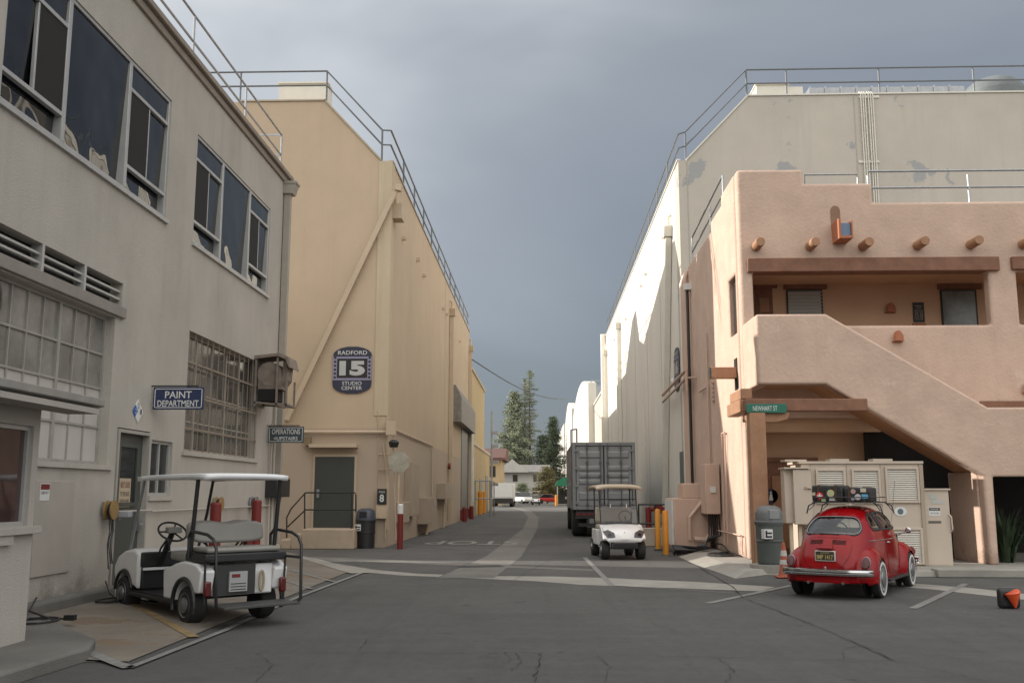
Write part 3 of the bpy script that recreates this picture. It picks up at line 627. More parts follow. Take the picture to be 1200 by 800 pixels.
m.tube([oY(443,532,SY-.05),oY(466,532,SY-.05)],.012); m.tube([oY(443,550,SY-.05),oY(466,550,SY-.05)],.012); m.tube([oY(443,480,SY-.03),oY(443,572,SY-.03)],.012)
m.build('conduit',CREAMP,st)
m=MB(); bY(m,442,591,454,607,SY,.18); m.build('panel_box',CREAMP,st)
for xa,ya,xb,yb,dd in ((474,541,483,603,.25),(489,583,500,611,.4),(512,566,521.5,584,.4),(463.5,588,471,611,.25)):
    m=MB(); bX(m,xa,ya,xb,yb,SX,dd); m.build('panel_box',CABB,st,bevel=.01)
m=MB(); m.tube([(SX+.2,oX(494,600,SX).y,1.0),(SX+.2,oX(494,600,SX).y,0)],.07); m.tube([(SX+.15,oX(516,600,SX).y,1.6),(SX+.15,oX(516,600,SX).y,0)],.05)
m.tube([(SX+.05,oX(505,540,SX).y,3.5),(SX+.05,oX(505,540,SX).y,1.9)],.02); m.build('conduit',CREAMP,st)
# badge 15
def badge(parent_label,ctr,facing,w_,h_,num,name='stage_badge'):
    t=thing(name,parent_label,'sign',ctr,{'-y':0,'-x':-PI/2}[facing])
    W,H=w_/2,h_/2
    top=[(-W+W*.12*0,H*.62)]; pts=[(-W,-H*.55)]+[(W*math.sin(R(a)),-H*.62-H*.38*math.cos(R(a))) for a in (-75,-55,-35,-15,15,35,55,75)]+[(W,-H*.55),(W,H*.55)]+[(W*math.sin(R(a)),H*.62+H*.38*math.cos(R(a))) for a in (75,55,35,15,-15,-35,-55,-75)]+[(-W,H*.55)]
    m=MB(); m.prism(pts,'y',-.04,0); bo=m.build('board',plain('badge indigo',(.028,.03,.055),.5),t,local=True)
    m=MB(); m.box(-W,W,-.046,-.04,-H*.43,H*.56); f1=m.build('film_band',plain('badge lilac',(.27,.25,.36),.5),bo,local=True)
    m=MB(); m.box(-W*.78,W*.78,-.05,-.046,-H*.34,H*.48); m.build('number_field',BLACK,bo,local=True)
    m=MB()
    for s_ in (-1,1):
        for k in range(6): zz=-H*.36+k*H*.165; m.box(s_*W*.94,s_*W*.83,-.05,-.046,zz,zz+H*.09)
    m.build('sprocket_hole',BLACK,bo,local=True)
    lettering(num,W*1.32,H*.62,(0,-.053,H*.07),bo,plain('badge grey white',(.45,.45,.44)),bold=.06,local=True)
    for tx,ww,hh,zz in (('RADFORD',W*1.5,H*.17,H*.73),('STUDIO',W*1.0,H*.15,-H*.56),('CENTER',W*1.05,H*.15,-H*.76)): lettering(tx,ww,hh,(0,-.045,zz),bo,SIGNW,bold=.004,local=True)
c=oY(413,433.5,SY); badge('dark blue RADFORD 15 STUDIO CENTER badge on the cream front wall',(c.x,SY-.001,c.z),'-y',1.19,1.45,'15')
# stage 8 plate
p=oY(443.5,572.5,SY);q=oY(454,590.5,SY); t=thing('number_plate','small black plate with a white 8 beside the lidded bin','sign',((p.x+q.x)/2,SY,q.z))
m=MB(); m.box(p.x,q.x,SY-.21,SY-.18,q.z,p.z); bo=m.build('board',BLACK,t); cx=(p.x+q.x)/2; lettering('8',.13,.22,(cx,SY-.213,q.z+.18),bo,SIGNW,bold=.02); lettering('STAGE',.18,.06,(cx,SY-.213,p.z-.09),bo,SIGNW)
m=MB(); m.box(p.x+.02,q.x-.02,SY-.181,SY,q.z+.02,p.z-.02); m.build('backing',CREAMP,t)
# roof railing of the cream stage
path=[(-16,SY+.1,13.95),(-6.82,SY+.1,13.95),(-5.0,SY+.1,11.95),(SX-.06,SY+.15,11.95),(SX-.06,63,11.95)]
posts=[(-12.5,SY+.1,13.95),(-9.6,SY+.1,13.95),(-6.82,SY+.1,13.95),(-5.0,SY+.1,11.95)]+[(SX-.06,SY+.15+2.9*k,11.95) for k in range(1,12)]
railing('roof_railing','grey pipe railing around the roof edge of the cream soundstage',path,1.0,posts,.03,rails=(.52,1.0),m=mat('dark steel rail',(.13,.14,.15),.5,.1,3))
m=MB(); p=oY(327,107,SY+1.2); q=oY(383,117,SY+1.2); m.box(p.x,q.x,SY+1.2,SY+2.0,13.9,p.z+.25); m.box(p.x-.05,q.x+.05,SY+1.15,SY+1.9,p.z+.25,p.z+.3); m.build('roof_box',WHITEP,st)
# street lamp camera, octagon, pole, bin etc
t=thing('security_camera','dark dome security camera on a bent arm above the octagonal sign','camera',(SX,SY-.3,4.1))
c=oY(461.5,520,SY-.35); m=MB(); m.lathe([(.12,-.1),(.15,.0),(.16,.05),(.08,.12),(.02,.14)],c,'z',16); m.build('dome',BLACK,t); m=MB(); m.tube([oY(461,512,SY),c+Vector((0,0,.1))],.02); m.tube([c,c+Vector((-.05,0,-.35)),oY(455,545,SY-.05),oY(454,600,SY-.05)],.025); m.build('arm',CREAMP,t)
t=thing('octagonal_sign','blank back of an octagonal sign on a pole at the cream building corner','sign',(oG(469,640).x,29.15,0))
c=oY(467.5,541.5,29.1); r_=.33; m=MB(); m.prism([(c.x+r_*math.cos(R(22.5+45*k)),c.z+r_*math.sin(R(22.5+45*k))) for k in range(8)],'y',29.08,29.1); m.build('plate',mat('bare sign metal',(.34,.32,.26),.5,.2,6,streak=.3),t); m=MB(); m.tube([(c.x,29.13,0),(c.x,29.13,c.z+.3)],.025); m.build('pole',CREAMP,t)
t=thing('bollard','slim red and white post at the corner of the cream soundstage','bollard',(oY(469.3,600,28.6).x,28.6,0))
m=MB(); m.lathe([(.085,0),(.085,1.0)],t.location,'z',16); m.build('post',REDP,t); m=MB(); m.lathe([(.084,1.0),(.084,1.25),(.05,1.28)],t.location,'z',16); m.build('white_top',SIGNW,t)
# red items by stage door
for k,(xa,ya,xb,yb) in enumerate(((531.5,594,536,611),(536,593,540,609))):
    a=oG(xa,yb); h=oY(xa,ya,a.y).z; m=MB(); m.lathe([(.14,0),(.14,h*.9),(.1,h)],(SX+.35+.0*k,a.y+k*2.0,0),'z',14); m.box(SX+.1,SX+.3,a.y-.1+k*2,a.y+.1+k*2,.1,h*.8)
    tag(m.build('hydrant',REDP),['nearer red standpipe left of the tall stage door','farther red standpipe left of the tall stage door'][k],'standpipe','red standpipes by the stage door')
m=MB(); m.lathe([(.15,0),(.15,.12)],(SX+.05,oX(524,546,SX).y,oX(524,546,SX).z),'x',16); tag(m.build('alarm_bell',REDP),'round red alarm bell on the cream street wall','alarm bell')
# =================================================================== RIGHT STAGE
rs=thing('white_soundstage','huge off white soundstage with a roof railing along the right of the street','building',(RX,RY,0))
ev=12.75; A1=oY(806,187,RY); A2=oY(876,113,RY); X1=RX+.28; X2=A2.x; ZP=A2.z
m=MB(); m.box(RX,40,RY+.9,70.5,0,ev); m.box(X2,40,RY+.9,70,ev,ZP-.5); m.build('side_wall',WHITEST,rs)
m=MB(); m.prism([(RX+.004,0),(RX+.004,ev),(X1,ev),(X2,ZP),(30,ZP+.05),(30,0)],'y',RY,RY+.898); m.build('front_wall',GREYST,rs)
m=MB(); m.obox((X1,RY+.02,ev+.03),(X2,RY+.02,ZP+.03),.12,.05); m.obox((X2,RY+.02,ZP+.03),(30,RY+.02,ZP+.08),.12,.05); m.obox((RX+.02,RY,ev+.03),(RX+.02,70.5,ev+.03),.12,.05); m.build('parapet_cap',WHITEP,rs)
m=MB(); 
for px in (804.5,1004): q=oY(px,190,RY); m.box(q.x,q.x+.025,RY-.012,RY-.001,0,min(ZP-.05,q.z if px<900 else ZP))
for y in (38,43,48.5,54,60,66): m.box(RX-.012,RX-.001,y,y+.03,0,ev-.1)
m.build('panel_joint',mat('grey joint',(.40,.38,.33),.9,.1),rs)
m=MB()
for i in range(6):
    xx=oY(1010+i*2.6+(1.2 if i>2 else 0),150,RY).x; m.tube([(xx,RY-.06,7.5),(xx,RY-.06,ZP+.02),(xx,RY+.1,ZP+.14)],.022)
for py_ in (114,190): q=oY(1006,py_,RY);q2=oY(1030,py_,RY); m.box(q.x,q2.x,RY-.035,RY-.001,q.z-.04,q.z+.04)
m.build('pipe_bundle',WHITEP,rs)
spout(rs,RY+2.0,10.6,RX,WHITEP,-1,lean=3.2)
spout(rs,oX(727,365,RX).y,11.1,RX,WHITEP,-1); spout(rs,69,11.2,RX,WHITEP,-1)
m=MB(); m.tube([(RX-.18,70.2,0.2),(RX-.18,70.2,12.9)],.22); m.tube([(RX-.1,44,.3),(RX-.1,44,5.5)],.03); m.build('downspout',WHITEP,rs)
m=MB()
for k in (0,1,4,5,9,13): m.box(RX-.14,RX,34+k*2.1,34.12+k*2.1,10.9+.2*((k*5)%3)*.4,11.0+.2*((k*5)%3)*.4)
m.build('wall_hook',WHITEP,rs)
m=MB(); m.box(RX-.03,RX-.001,oX(806.5,560,RX).y if 0 else 32.55,33.5,1.75,2.95); m.build('side_door',plain('grey green metal',(.13,.15,.14)),rs)
m=MB(); m.lathe([(.12,0),(.14,.06),(.09,.14)],(RX-.16,34.2,5.4),'x',12); m.build('wall_lamp',SIGNW,rs)
c=oX(797,430,RX); badge('dark blue stage badge seen edge on beside the pipes on the white right wall',(RX-.002,33.6,c.z),'-x',1.19,1.5,'16')
SR=mat('dark steel rail',(.13,.14,.15))
path=[(30,RY+.1,ZP+.05),(X2,RY+.1,ZP),(X1,RY+.1,ev+.05),(RX+.06,RY+.15,ev),(RX+.06,70.3,ev)]
posts=[(oY(px,110,RY+.1).x,RY+.1,ZP) for px in (922,1031,1142)]+[(X2,RY+.1,ZP),(X1,RY+.1,ev)]+[(RX+.06,RY+3.2*k,ev) for k in range(1,12)]
railing('roof_railing','grey pipe railing around the roof edge of the off white soundstage on the right',path,1.0,posts,.03,m=SR)
def roofbox(px0,py0,px1,py1,y,d,name,label,m_,cat):
    a=oY(px0,py0,y);b_=oY(px1,py1,y); t=thing(name,label,cat,(a.x,y,ZP)); m=MB(); m.box(a.x,b_.x,y,y+d,ZP,a.z); m.build('housing',m_,t,bevel=.02); m=MB(); m.box(a.x-.04,b_.x+.04,y-.04,y+d+.04,a.z,a.z+.05); m.build('lid',m_,t); m=MB(); m.box(b_.x-.02,b_.x+.5,y+.05,y+.5,ZP,a.z-.05); m.build('side_duct',m_,t)
roofbox(886,100,925,116,33.0,1.2,'roof_duct','cream rooftop duct box at the left end of the pale stage roof',WHITEP,'roof duct')
t=thing('roof_duct_run','long low grey duct running along the pale stage roof behind the railing','roof duct',(10,35,ZP))
m=MB(); a=oY(948,103,35);b_=oY(1130,101,35); m.box(a.x,b_.x,35,35.6,ZP-.4,a.z); m.build('duct',STEEL,t)
m=MB()
for i in range(10): xx=a.x+(b_.x-a.x)*i/10; m.box(xx,xx+.06,34.96,35,ZP-.3,a.z+.03)
m.build('seam',STEEL,t)
t=thing('roof_dome','grey domed ventilator on the roof at the upper right','roof vent',(15,37,ZP))
c=oY(1164,108,37); m=MB(); r_=1.12; m.lathe([(r_*math.cos(R(a)),r_*.62*math.sin(R(a))) for a in (0,15,30,45,60,75,88)],(c.x,37,c.z-.15),'z',24); m.lathe([(r_,-.8),(r_,0)],(c.x,37,c.z-.15),'z',24); m.build('dome',mat('dull dome metal',(.13,.145,.15),.7,.15,2),t,smooth=True)
# =================================================================== PINK ADOBE BUILDING
PY=22.8; PF=21.3
pk=thing('adobe_building','pink adobe two storey building with an outside stair and timber beam ends','building',(RX,PY,0))
f=lambda px,py,y=PY: oY(px,py,y)
xs=RX+.02; xE=17
o1=(f(883,340).x,f(1160,340).x,f(1100,380.5).z,f(1000,318).z); o2=(f(1193,340).x,xE-1,o1[2],o1[3])
z1=f(863,199).z; z2=f(944,215).z; z3=f(1024,237).z; xa=f(941,200).x; xb=f(1022,220).x
m=MB(); wall_holes(m,'y',PY,.35,xs,xE,3.3,z1,[o1,o2,(xa,xE,z2,z1),(xb,xE,z3,z2)])
m.build('upper_wall',PINK,pk,weld=True,bevel=.07,seg=3)
sw=(oX(866,360,RX).y,oX(853.5,360,RX).y,oX(860,392,RX).z,oX(860,322,RX).z)
m=MB(); wall_holes(m,'x',RX,.34,PY+.36,31.4,.1,z1-.02,[(max(sw[0],PY+.5),sw[1],sw[2],sw[3]),(24.8,31.4,z1-.28,z1),(26.4,31.4,z1-.55,z1)])
m.build('side_wall',PINK,pk,weld=True,bevel=.05,seg=2)
m=MB(); m.box(RX+.002,RX+.42,PY+.01,PY+.355,.1,3.32); m.build('wall_pier',PINK,pk,bevel=.05,seg=3)
m=MB(); m.box(RX+.3,xE,PY+.3,31.3,8.1,8.2); m.box(RX+.34,xE,31.0,31.3,.1,8.2); m.build('roof',CONC,pk)
m=MB(); m.box(RX+.12,RX+.3,sw[0]+.05,sw[1]-.05,sw[2]+.03,sw[3]-.03); m.build('side_window',GLD,pk)
# balcony interior
BYK=24.9; INT=mat('tan plaster',(.62,.41,.27),.9,.08,1,.3,20)
m=MB(); m.box(RX+.35,xE,BYK,BYK+.2,4.4,8.0); m.box(xE-2,xE,PY+.36,BYK-.01,4.4,8.0); m.build('balcony_back_wall',INT,pk)
m=MB(); m.box(RX+.35,xE,PY+.36,BYK-.002,o1[3]+.12,o1[3]+.3); m.build('balcony_ceiling',INT,pk)
m=MB(); m.box(RX+.35,xE,PY+.36,BYK-.002,4.45,4.62); m.build('balcony_floor',INT,pk)
b_=lambda px,py: oY(px,py,BYK)
def boxB(m,xa_,ya_,xb_,yb_,out,y=BYK,ins=0): return bY(m,xa_,ya_,xb_,yb_,y,out,ins)
m=MB(); boxB(m,884,338,908.5,440,.05); o=m.build('balcony_door',TIMBER,pk); m=MB(); boxB(m,884,334,910,338,.09); m.build('lintel',TIMBER,o); m=MB(); boxB(m,889,350,901,366,.07); boxB(m,889,371,901,400,.07); m.build('door_panel',TIMBERL,o)
for x0_,x1_,y0_,kind in ((922,965,341,0),(1102,1146.5,341,1)):
    m=MB(); boxB(m,x0_-1,y0_-1,x1_+1,400,.04); o=m.build('balcony_window_frame',BLACK,pk)
    m=MB(); boxB(m,x0_+.6,y0_+.6,x1_-1.5,398,.055); m.build('window_pane',BLIND if kind==0 else mat('pale curtained window',(.17,.19,.18),.25,.3,3,spec=.7),o)
    if kind==0:
        m=MB()
        for k in range(14): boxB(m,x0_+1,y0_+1+k*4,x1_-2,y0_+2+k*4,.07)
        m.build('blind_slat',plain('slat shade',(.33,.33,.31)),o)
    m=MB(); boxB(m,x0_-4,y0_-8,x1_+3,y0_-2,.10); m.build('lintel',TIMBER,o)
def sconce(px,py,y,label):
    c=oY(px,py,y); t=thing('wall_sconce',label,'wall lamp',(c.x,y,c.z),group='terracotta wall lamps')
    pts=[(-.13,-.13),(-.13,.0),(-.1,.08),(-.05,.125),(.05,.125),(.1,.08),(.13,.0),(.13,-.13)]
    m=MB(); m.add([(x*k_,-d,z*(1 if k_==1 else .9)) for k_,d in ((1,0),(.9,.1),(.55,.15)) for x,z in pts],[(i,i+1,9+i-1+0,8+i) for i in range(7)]+[(8+i,9+i,17+i,16+i) for i in range(7)]+[tuple(range(16,24))]); m.build('shade',TERRA,t,local=True)
    m=MB(); m.box(-.12,.12,-.08,-.0,-.135,-.115); m.build('lamp_tray',TERRA,t,local=True)
sconce(1042.5,361,BYK,'terracotta half dome lamp on the back wall of the balcony'); sconce(1051,394,PY,'terracotta half dome lamp on the pink parapet below the balcony opening'); sconce(1203,454,PY,'terracotta half dome lamp cut by the right edge of the photo')
p=b_(1069,354.5);q=b_(1083.5,377.5); t=thing('suite_number_sign','small dark framed number sign on the balcony back wall','sign',((p.x+q.x)/2,BYK,q.z)); m=MB(); m.box(p.x,q.x,BYK-.03,BYK,q.z,p.z); bo=m.build('board',BLACK,t)
cx=(p.x+q.x)/2; W_=q.x-p.x
m=MB()
for a,b2,c_,d_ in ((.2,.8,.80,.84),(.28,.72,.70,.73),(.18,.82,.58,.61),(.18,.82,.14,.17)): m.box(p.x+W_*a,p.x+W_*b2,BYK-.034,BYK-.03,q.z+(p.z-q.z)*c_,q.z+(p.z-q.z)*d_)
m.box(p.x+W_*.18,p.x+W_*.22,BYK-.034,BYK-.03,q.z+(p.z-q.z)*.17,q.z+(p.z-q.z)*.58); m.box(p.x+W_*.78,p.x+W_*.82,BYK-.034,BYK-.03,q.z+(p.z-q.z)*.17,q.z+(p.z-q.z)*.58)
m.build('border',plain('tan lettering',(.3,.24,.18)),bo); lettering('53',W_*.45,(p.z-q.z)*.28,(cx,BYK-.034,q.z+(p.z-q.z)*.375),bo,plain('tan lettering',(.3,.24,.18)))
m=MB(); boxB(m,1069,379,1084,381.5,.05); m.build('name_strip',TERRA,bo)
# lintel beams
p=f(875,303.5);q=f(1170,317.5); m=MB(); m.box(p.x,q.x,PY-.1,PY+.34,q.z,p.z); m.build('lintel_beam',TIMBER,pk,bevel=.015)
p=f(1183.5,301.5); m=MB(); m.box(p.x,xE,PY-.1,PY+.34,q.z+.02,p.z); m.build('lintel_beam',TIMBER,pk,bevel=.015)
for k,(px,py) in enumerate(((886,289),(949,289),(1011,289),(1075,288),(1137,287),(1198,286.5),(1262,286))):
    c=oY(px,py,PY); m=MB(); m.lathe([(.10,-.50),(.108,-.48),(.115,.1)],(c.x,PY,c.z),'y',18); m.build('beam_end',TIMBERL,pk,smooth=True)
# scupper niche
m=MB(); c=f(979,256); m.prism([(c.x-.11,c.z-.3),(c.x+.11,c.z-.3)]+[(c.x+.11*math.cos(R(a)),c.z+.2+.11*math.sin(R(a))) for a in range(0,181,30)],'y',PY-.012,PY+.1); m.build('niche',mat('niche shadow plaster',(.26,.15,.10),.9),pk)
m=MB(); m.box(c.x-.1,c.x+.22,PY-.55,PY,c.z-.62,c.z-.56); m.box(c.x-.1,c.x-.05,PY-.55,PY,c.z-.56,c.z-.15); m.box(c.x+.19,c.x+.22,PY-.55,PY,c.z-.56,c.z-.2); m.build('scupper',TERRA,pk); m=MB(); m.box(c.x-.04,c.x+.18,PY-.5,PY-.2,c.z-.56,c.z-.25); m.build('scupper_liner',plain('blue grey sheet',(.12,.17,.26),.4),pk)
# stair block
fs=lambda px,py: oY(px,py,PF)
def P2(l,y=PF): return [((lambda q:(q.x,q.z))(oY(px,py,y))) for px,py in l]
xL=fs(887,400).x; xR=15
zt=fs(900,368).z; zc_=fs(1158,477).z
poly=[(xL,zt),(fs(968,367).x,zt),(fs(1158,477).x,zc_),(xR,zc_),(xR,fs(1200,558).z),(fs(1164,558).x,fs(1164,558).z),(fs(1172,668).x,.1),(fs(1166,669).x-.08,.1),(fs(1152,557.5).x,fs(1152,557.5).z)]+[(fs(968,450).x,fs(968,450).z),(xL,fs(968,450).z)]
m=MB(); m.prism(poly,'y',PF,PF+.28); m.build('stair_parapet',PINK,pk,bevel=.05,seg=3)
zb=fs(968,450).z
m=MB(); m.box(xL-.0,xL+.26,PF+.282,PY-.005,zb,zt); m.build('landing_side_wall',PINK,pk,bevel=.03)
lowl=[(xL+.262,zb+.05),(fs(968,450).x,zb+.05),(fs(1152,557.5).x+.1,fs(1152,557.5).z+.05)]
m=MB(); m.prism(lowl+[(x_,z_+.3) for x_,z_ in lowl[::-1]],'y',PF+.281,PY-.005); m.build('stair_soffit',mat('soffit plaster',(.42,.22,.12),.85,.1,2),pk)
# pier return walls
x0=fs(1152,600).x-.02
m=MB(); m.prism([(fs(1152,557.5).x-.02,fs(1152,557.5).z+.1),(fs(1152,557.5).x+.3,fs(1152,557.5).z+.1),(fs(1166,669).x+.2,.1),(fs(1166,669).x-.1,.1)],'y',PF+.281,PY+.3); m.build('pier',PINK,pk,bevel=.03)
m=MB(); m.box(fs(1168,660).x,xR,PF+.0,PF+.27,.1,fs(1200,664).z); m.build('opening_sill',PINK,pk,bevel=.03)
p=f(1148,470);q=f(1300,476); m=MB(); m.box(p.x,xE,PY-.06,PY+.0-.001,q.z,p.z); m.build('timber_band',TIMBER,pk)
m=MB(); m.box(fs(1158,477).x,xR,PF+.281,PY-.06,zc_-.15,zc_-.02); m.build('ledge_slab',PINK,pk)
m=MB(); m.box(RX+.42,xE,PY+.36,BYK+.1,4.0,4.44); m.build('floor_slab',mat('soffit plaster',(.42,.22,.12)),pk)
m=MB(); m.box(RX+.35,8.3,24.0,24.2,.1,3.99); m.box(8.1,8.3,24.2,27,.1,3.99); m.build('ground_floor_wall',INT,pk); m=MB(); m.box(7.55,9.6,23.3,23.35,.1,3.99); m.box(9.6,xE,25.6,25.7,.1,3.99); m.build('recess_shade_panel',DARKIN,pk)  # near-black sheets: the shade of the deep recess is put into their colour
m=MB(); m.box(RX+.43,7.9,PY+.36,24.0,3.0,3.3); m.build('inner_header',INT,pk)
m=MB(); bY(m,893,541,952,668,23.99,.06); o=m.build('restroom_door',TIMBER,pk)
for zz in ((.3,1.0),(1.15,2.0)):
    m=MB(); c=oY(922,600,23.93); m.box(c.x-.33,c.x+.33,23.90,23.93,zz[0],zz[1]); m.build('door_panel',TIMBERL,o)
m=MB(); bY(m,880,536,957,541,23.99,.12); m.build('lintel',TIMBER,o)
c=oY(904,581,23.85); t=thing('restroom_sign','round navy restroom sign with a white figure behind the timber post','sign',(c.x,23.93,c.z)); m=MB(); m.lathe([(.17,0),(.17,.02)],(c.x,23.90,c.z),'y',24); bo=m.build('disc',NAVY,t); m=MB(); m.prism([(c.x-.05,c.z-.1),(c.x+.05,c.z-.1),(c.x+.02,c.z+.05),(c.x-.02,c.z+.05)],'y',23.89,23.899); m.lathe([(.025,0),(.025,.01)],(c.x,23.889,c.z+.085),'y',12); m.build('figure',SIGNW,bo)
# post, beams, bracket
p=oY(873.5,487,PF-.05); q=oY(892,487,PF-.05)
ps=thing('timber_post','square orange brown timber post and beam under the stair landing','post',(p.x,PF,.1))
m=MB(); m.box(4.46,4.80,PF-.1,PF+.22,.11,3.33); m.build('post',TIMBERL,ps,bevel=.02)
m=MB(); m.box(4.40,7.0,PF-.06,PF+.20,3.332,3.60); m.build('beam',TIMBER,ps,bevel=.02)
m=MB(); m.box(4.34,4.62,PF+.22,PY+.3,3.34,3.62); m.box(4.36,4.60,PF+.201,PY,3.621,3.85); m.build('side_beam',TIMBERL,ps,bevel=.02)
m=MB(); m.prism([(PF+.22,3.33),(PF+.62,3.33),(PF+.62,3.2),(PF+.45,3.15),(PF+.45,3.02),(PF+.3,2.98),(PF+.22,2.9)],'x',4.5,4.68); m.prism([(4.80,3.33),(5.35,3.33),(5.3,3.16),(5.05,3.1),(4.80,3.1)],'y',PF-.02,PF+.16); m.build('corbel',TIMBERL,ps,bevel=.01)
p=oY(874.5,473,PF-.1);q=oY(922,483.5,PF-.1); t=thing('street_sign','green street name sign reading NEWHART ST on the timber beam','sign',(p.x,PF-.1,q.z)); m=MB(); m.box(p.x,q.x,PF-.1,PF-.08,q.z,p.z); bo=m.build('board',GREENP,t,bevel=.008); lettering('NEWHART ST',.52,.105,((p.x+q.x)/2-.03,PF-.103,(p.z+q.z)/2),bo,SIGNW,bold=.0)
m=MB(); m.box(p.x+.1,p.x+.14,PF-.08,PF-.06,q.z,p.z); m.box(q.x-.2,q.x-.16,PF-.08,PF-.06,q.z,p.z); m.build('clip',STEEL,t)
# timber scupper on side wall with glazed end
t=thing('timber_scupper','boxed timber scupper with a glazed end sticking out of the sunlit pink wall','scupper',(RX,23.7,4.8))
c=oX(863,437,RX); m=MB(); m.box(RX-.62,RX+.02,c.y-.13,c.y+.13,c.z-.13,c.z+.13); m.build('box',TIMBERL,t,bevel=.01); m=MB(); m.box(RX-.66,RX-.62,c.y-.12,c.y+.12,c.z-.12,c.z+.12); m.build('glazed_end',GLD,t); m=MB(); m.box(RX-.02,RX-.0005,c.y-.16,c.y+.16,c.z-.4,c.z+.35); m.build('slot',DARKIN,t)  # last box is a flat near-black patch on the wall behind the scupper
# pink roof rails
railing('low_roof_railing','short low grey rail on the middle step of the pink parapet','' and 0 or [(f(946,213).x,PY+.2,z2-.15),(f(946,213).x,PY+.2,z2+.28),(f(1008,213).x,PY+.2,z2+.28),(f(1008,213).x,PY+.2,z2-.15)],0.0,[],.024,rails=(0,))
railing('parapet_railing','grey two bar pipe railing on the pink parapet at the right',[(f(1022,236).x,PY+.2,z3),(xE,PY+.2,z3)],f(1022,201,PY+.2).z-z3,[(f(1022,236).x,PY+.2,z3-.1),(f(1141,236).x,PY+.2,z3-.1)],.028)
railing('side_parapet_railing','small grey pipe railing on the sunlit side parapet of the pink building',[(RX+.15,25.2,z1-.3),(RX+.15,26.5,z1-.35),(RX+.15,30.6,z1-.56)],.95,[(RX+.15,25.2,z1-.3),(RX+.15,27.2,z1-.55),(RX+.15,30.6,z1-.56)],.028)
# pipes at the joint of the buildings
pj=thing('pipe_bundle','bundle of pink painted pipes rising where the pink and white walls meet','pipes',(RX,31.2,0))
for k in range(4):
    yy=30.7+k*.27; m=MB(); m.tube([(RX-.1,yy,.3),(RX-.1,yy,8.3),(RX-.02,yy,8.55),(RX+.3,yy,8.65)],.07); m.build('pipe',PINKP if k<3 else WHITEP,pj)
m=MB(); m.tube([(RX-.1,30.3,1.0),(RX-.1,30.3,7.9)],.045); m.build('black_pipe',BLACK,pj)
m=MB(); m.box(RX-.2,RX,30.1,30.4,7.85,8.05); m.build('floodlight',SIGNW,pj)
m=MB(); zq=oX(806,450,RX).z; m.tube([(RX-.3,29.6,zq+.25),(RX-.3,35.5,zq+.05)],.05); m.tube([(RX-.3,29.6,zq),(RX-.3,35.5,zq-.2)],.04); m.tube([(RX-.3,29.6,zq+.3),(RX-.3,29.6,zq-.4)],.04); m.tube([(RX,29.6,zq),(RX-.3,29.6,zq)],.03); m.build('pipe_rack',PINKP,pj)
m=MB(); m.tube([(RX-.06,27.3,1.1),(RX-.06,27.3,6.0)],.03); m.tube([(RX-.08,27.3,4.5),(RX-.08,28.6,4.5)],.03)
for k in range(5): m.box(RX-.06,RX-.01,26.6,26.8,4.05+k*.12,4.1+k*.12)
m.tube([(RX-.06,25.4,3.1),(RX-.06,25.4,.3)],.022); m.tube([(RX-.06,25.0,3.1),(RX-.06,25.0,.3)],.022); m.tube([(RX-.06,25.4,3.1),(RX-.06,25.0,3.1)],.022); m.tube([(RX-.07,23.3,.62),(RX-.07,26.4,.62)],.02); m.tube([(RX-.07,23.2,.62),(RX-.07,23.2,.2)],.015)
m.build('conduit',PINKP,pk)
mp_=thing('power_cabinet','tall beige meter panel mounted on the pink side wall','electrical panel',(RX,26.4,1.5)); m=MB(); m.box(RX-.42,RX-.04,26.0,26.9,1.05,2.35); m.build('housing',PINKP,mp_,bevel=.015); m=MB(); m.box(RX-.3,RX-.15,25.97,26.0,1.6,1.75); m.build('label',SIGNW,mp_)
m=MB()
for k in range(6): m.tube([(RX-.3+.05*k,26.3,1.08),(RX-.32+.06*k,26.25,.5),(RX-.5-.05*k,26.1+.05*k,.15),(RX-1.1-.1*k,26.6+.2*k,.05)],.022,6)
m.build('cable_tail',BLACK,mp_)
m=MB(); pts=[]
for i in range(60): a=i*2*PI/13; pts.append((4.28+.3*math.cos(a)*1.1,23.9+.45*math.sin(a),.14+.004*i/10))
m.tube(pts,.022,6); m.tube([pts[-1],(4.5,24.3,.2),(4.58,25.6,.3),(4.5,26.2,.3)],.02,6); tag(m.build('cable_coil',BLACK),'coil of thick black cable on the pavement by the pink wall','cable')
m=MB()
for k in range(5):
    m.tube([(3.4+.1*k,25.9+.1*k,.03),(3.4,25.7+.12*k,.16+.02*k),(3.9,25.6+.15*math.sin(k),.15+.02*k),(4.3,25.9+.08*k,.2)],.03,6)
tag(m.build('cable_heap',BLACK),'heap of thick black cables behind the orange bollards','cable')
# beige equipment unit by bollards
eq=thing('equipment_cabinet','low beige equipment cabinet with a bent conduit in front behind the orange bollards','equipment',(3.9,27.3,0))
a=oG(781,642);m=MB(); m.box(3.55,4.5,26.9,28.6,.12,1.45); m.build('cabinet',PINKP,eq,bevel=.02); m=MB(); m.box(3.8,4.3,27.0,27.9,1.452,1.85); m.build('top_box',PINKP,eq,bevel=.02)
m=MB(); m.tube([(3.95,26.8,.35),(3.95,26.8,.95),(4.45,26.8,1.55)],.05); m.tube([(4.05,26.75,.38),(4.35,26.75,.36),(4.5,26.8,.5),(4.5,26.8,.7)],.07); m.build('bent_conduit',PINKP,eq)
m=MB(); m.box(3.5,3.549,27.0,28.5,.2,1.4); m.build('side_panel',SIGNW,eq)
fr_=railing('barrier_railing','dark steel railing between the container truck and the pink building',[(2.9,30,0),(4.4,30,0)],1.25,[(2.9,30,0),(3.4,30,0),(4.4,30,0)],.025,rails=(1.0,.55),m=BLACK)
m=MB(); m.box(2.9,4.4,30.3,30.5,0,.55); tag(m.build('low_wall',CABM,bevel=.02),'low beige wall behind the small golf cart','wall')
